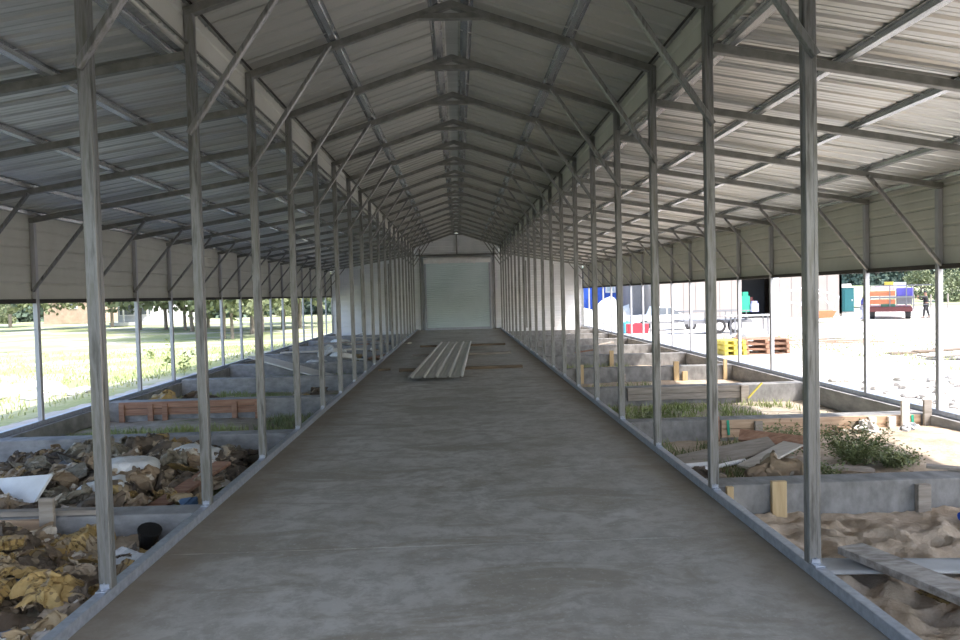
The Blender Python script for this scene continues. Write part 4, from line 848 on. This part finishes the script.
# ------------------------------------------------------------------ people
def person(px, y, pose, shirt, trouser, label, hat_=None):
    x, z = gz(px, y); root = empty('person', (x, y, z), label, 'person')
    def skin(name, verts, edges, rad, mat, parent, rootv=0, sub=1):
        me = bpy.data.meshes.new(name); me.from_pydata([Vector(v) for v in verts], edges, []); o = link(name, me, parent); me.materials.append(mat)
        md = o.modifiers.new('s', 'SKIN'); 
        for i, r_ in enumerate(rad): me.skin_vertices[0].data[i].radius = (r_, r_)
        for i in range(len(rad)): me.skin_vertices[0].data[i].use_root = (i == rootv)
        md.use_smooth_shade = True; o.modifiers.new('u', 'SUBSURF').levels = sub; o.modifiers['u'].render_levels = sub
        return o
    J = pose; V = []; Rr = []; E_ = []
    def v(p, r_): V.append(p); Rr.append(r_); return len(V) - 1
    pel = v(J['pelvis'], .14); ch = v(J['chest'], .17); nk = v(J['neck'], .065); hb = v(J['head'], .095); ht = v(Vector(J['head']) + Vector((0, 0, .1)), .085); ns = v(Vector(J['head']) + Vector(J.get('face', (0, -1, 0))) * .1, .03)
    E_ += [(pel, ch), (ch, nk), (nk, hb), (hb, ht), (hb, ns)]
    for s_ in ('l', 'r'):
        sh = v(J['sh' + s_], .07); el = v(J['el' + s_], .045); wr = v(J['wr' + s_], .03); E_ += [(ch, sh), (sh, el), (el, wr)]
        dirw = (Vector(J['wr' + s_]) - Vector(J['el' + s_])).normalized(); pal = v(Vector(J['wr' + s_]) + dirw * .07, .035); E_.append((wr, pal))
        sidev = dirw.cross(Vector((0, 1, 0))).normalized()
        for k in range(4): E_.append((pal, v(Vector(J['wr' + s_]) + dirw * (.145 + .01 * (k in (1, 2))) + sidev * (k - 1.5) * .02, .009)))
        E_.append((wr, v(Vector(J['wr' + s_]) + dirw * .08 + sidev * .05, .011)))
        hp = v(J['hip' + s_], .10); kn = v(J['kn' + s_], .065); an = v(J['an' + s_], .042); to = v(Vector(J['an' + s_]) + Vector(J.get('face', (0, -1, 0))) * .16 + Vector((0, 0, -.05)), .035); E_ += [(pel, hp), (hp, kn), (kn, an), (an, to)]
    skin('body', V, E_, Rr, SKIN, root, pel)
    g = 1.12
    skin('shirt', [J['pelvis'], J['chest'], Vector(J['neck']) - Vector((0, 0, .06)), J['shl'], J['ell'], J['wrl'], J['shr'], J['elr'], J['wrr']], [(0, 1), (1, 2), (1, 3), (3, 4), (4, 5), (1, 6), (6, 7), (7, 8)], [.16, .19, .08, .085, .06, .042, .085, .06, .042], shirt, root)
    skin('trousers', [J['pelvis'], J['hipl'], J['knl'], J['anl'], J['hipr'], J['knr'], J['anr']], [(0, 1), (1, 2), (2, 3), (0, 4), (4, 5), (5, 6)], [.165, .12, .085, .065, .12, .085, .065], trouser, root)
    m = MB(); c = Vector(J['head']) + Vector((0, .01, .06)); m.grid(lambda u, w: c + Vector((math.cos(u * 6.283) * math.cos(w * 1.57) * .115, math.sin(u * 6.283) * math.cos(w * 1.57) * .125, math.sin(w * 1.57) * .11)), 14, 6); m.build('hair' if not hat_ else 'cap', hat_ or RUBBER, root, smooth=True)
    for s_ in ('l', 'r'):
        m = MB(); a = Vector(J['an' + s_]); f = Vector(J.get('face', (0, -1, 0))); m.bar(a - f * .07 - Vector((0, 0, .06)), a + f * .19 - Vector((0, 0, .075)), .1, .08, ch=.02); m.build('shoe', RUBBER, root)
POSE1 = dict(pelvis=(0, 0, .95), chest=(-.02, 0, 1.32), neck=(-.03, 0, 1.53), head=(-.05, -.02, 1.66), face=(-1, 0, 0), shl=(-.10, -.16, 1.44), ell=(-.38, -.2, 1.40), wrl=(-.62, -.2, 1.46), shr=(.08, .16, 1.42), elr=(-.12, .22, 1.22), wrr=(-.36, .2, 1.30), hipl=(-.06, -.09, .88), knl=(-.18, -.1, .50), anl=(-.22, -.1, .09), hipr=(.06, .09, .88), knr=(.17, .1, .5), anr=(.30, .1, .10))
person(926, 49, POSE1, flat('black_cloth', (.02, .02, .022)), flat('charcoal_cloth', (.035, .035, .035)), 'person in black clothes reaching out towards the loaded trailer')
POSE2 = dict(pelvis=(0, 0, .93), chest=(.06, 0, 1.30), neck=(.10, 0, 1.50), head=(.14, -.02, 1.62), face=(1, 0, 0), shl=(.02, -.17, 1.42), ell=(-.10, -.2, 1.14), wrl=(.08, -.2, .95), shr=(.12, .16, 1.42), elr=(.28, .2, 1.18), wrr=(.46, .2, 1.25), hipl=(-.04, -.09, .88), knl=(-.02, -.1, .48), anl=(-.08, -.1, .09), hipr=(.04, .09, .88), knr=(.12, .1, .5), anr=(.1, .1, .10))
person(863, 47, POSE2, flat('violet_cloth', (.10, .10, .35)), flat('light_jeans', (.4, .4, .5)), 'person in a violet shirt and orange cap walking behind the outer post', ORANGE)

# ------------------------------------------------------------------ light
sc = bpy.context.scene
w = bpy.data.worlds.new('world'); sc.world = w; w.use_nodes = True; nt = w.node_tree; bg = nt.nodes['Background']
sky = nt.nodes.new('ShaderNodeTexSky'); sky.sky_type = 'NISHITA'; sky.sun_disc = False; sky.sun_elevation = math.radians(53); sky.sun_rotation = math.radians(130); sky.dust_density = 3; sky.air_density = 1.0
nt.links.new(sky.outputs[0], bg.inputs['Color']); bg.inputs['Strength'].default_value = .30
ld = bpy.data.lights.new('sun', 'SUN'); ld.energy = 3.8; ld.angle = math.radians(1.0); ld.color = (1, .965, .91); so = bpy.data.objects.new('sun', ld); COL.objects.link(so)
el = math.radians(53); d = Vector((math.cos(el) * .9, -math.cos(el) * .43, math.sin(el))); so.rotation_euler = d.to_track_quat('Z', 'Y').to_euler(); so.location = (10, -8, 20)
sc.view_settings.view_transform = 'Standard'; sc.view_settings.look = 'None'; sc.view_settings.gamma = 1; sc.view_settings.exposure = 1.07
sc.view_settings.use_curve_mapping = False
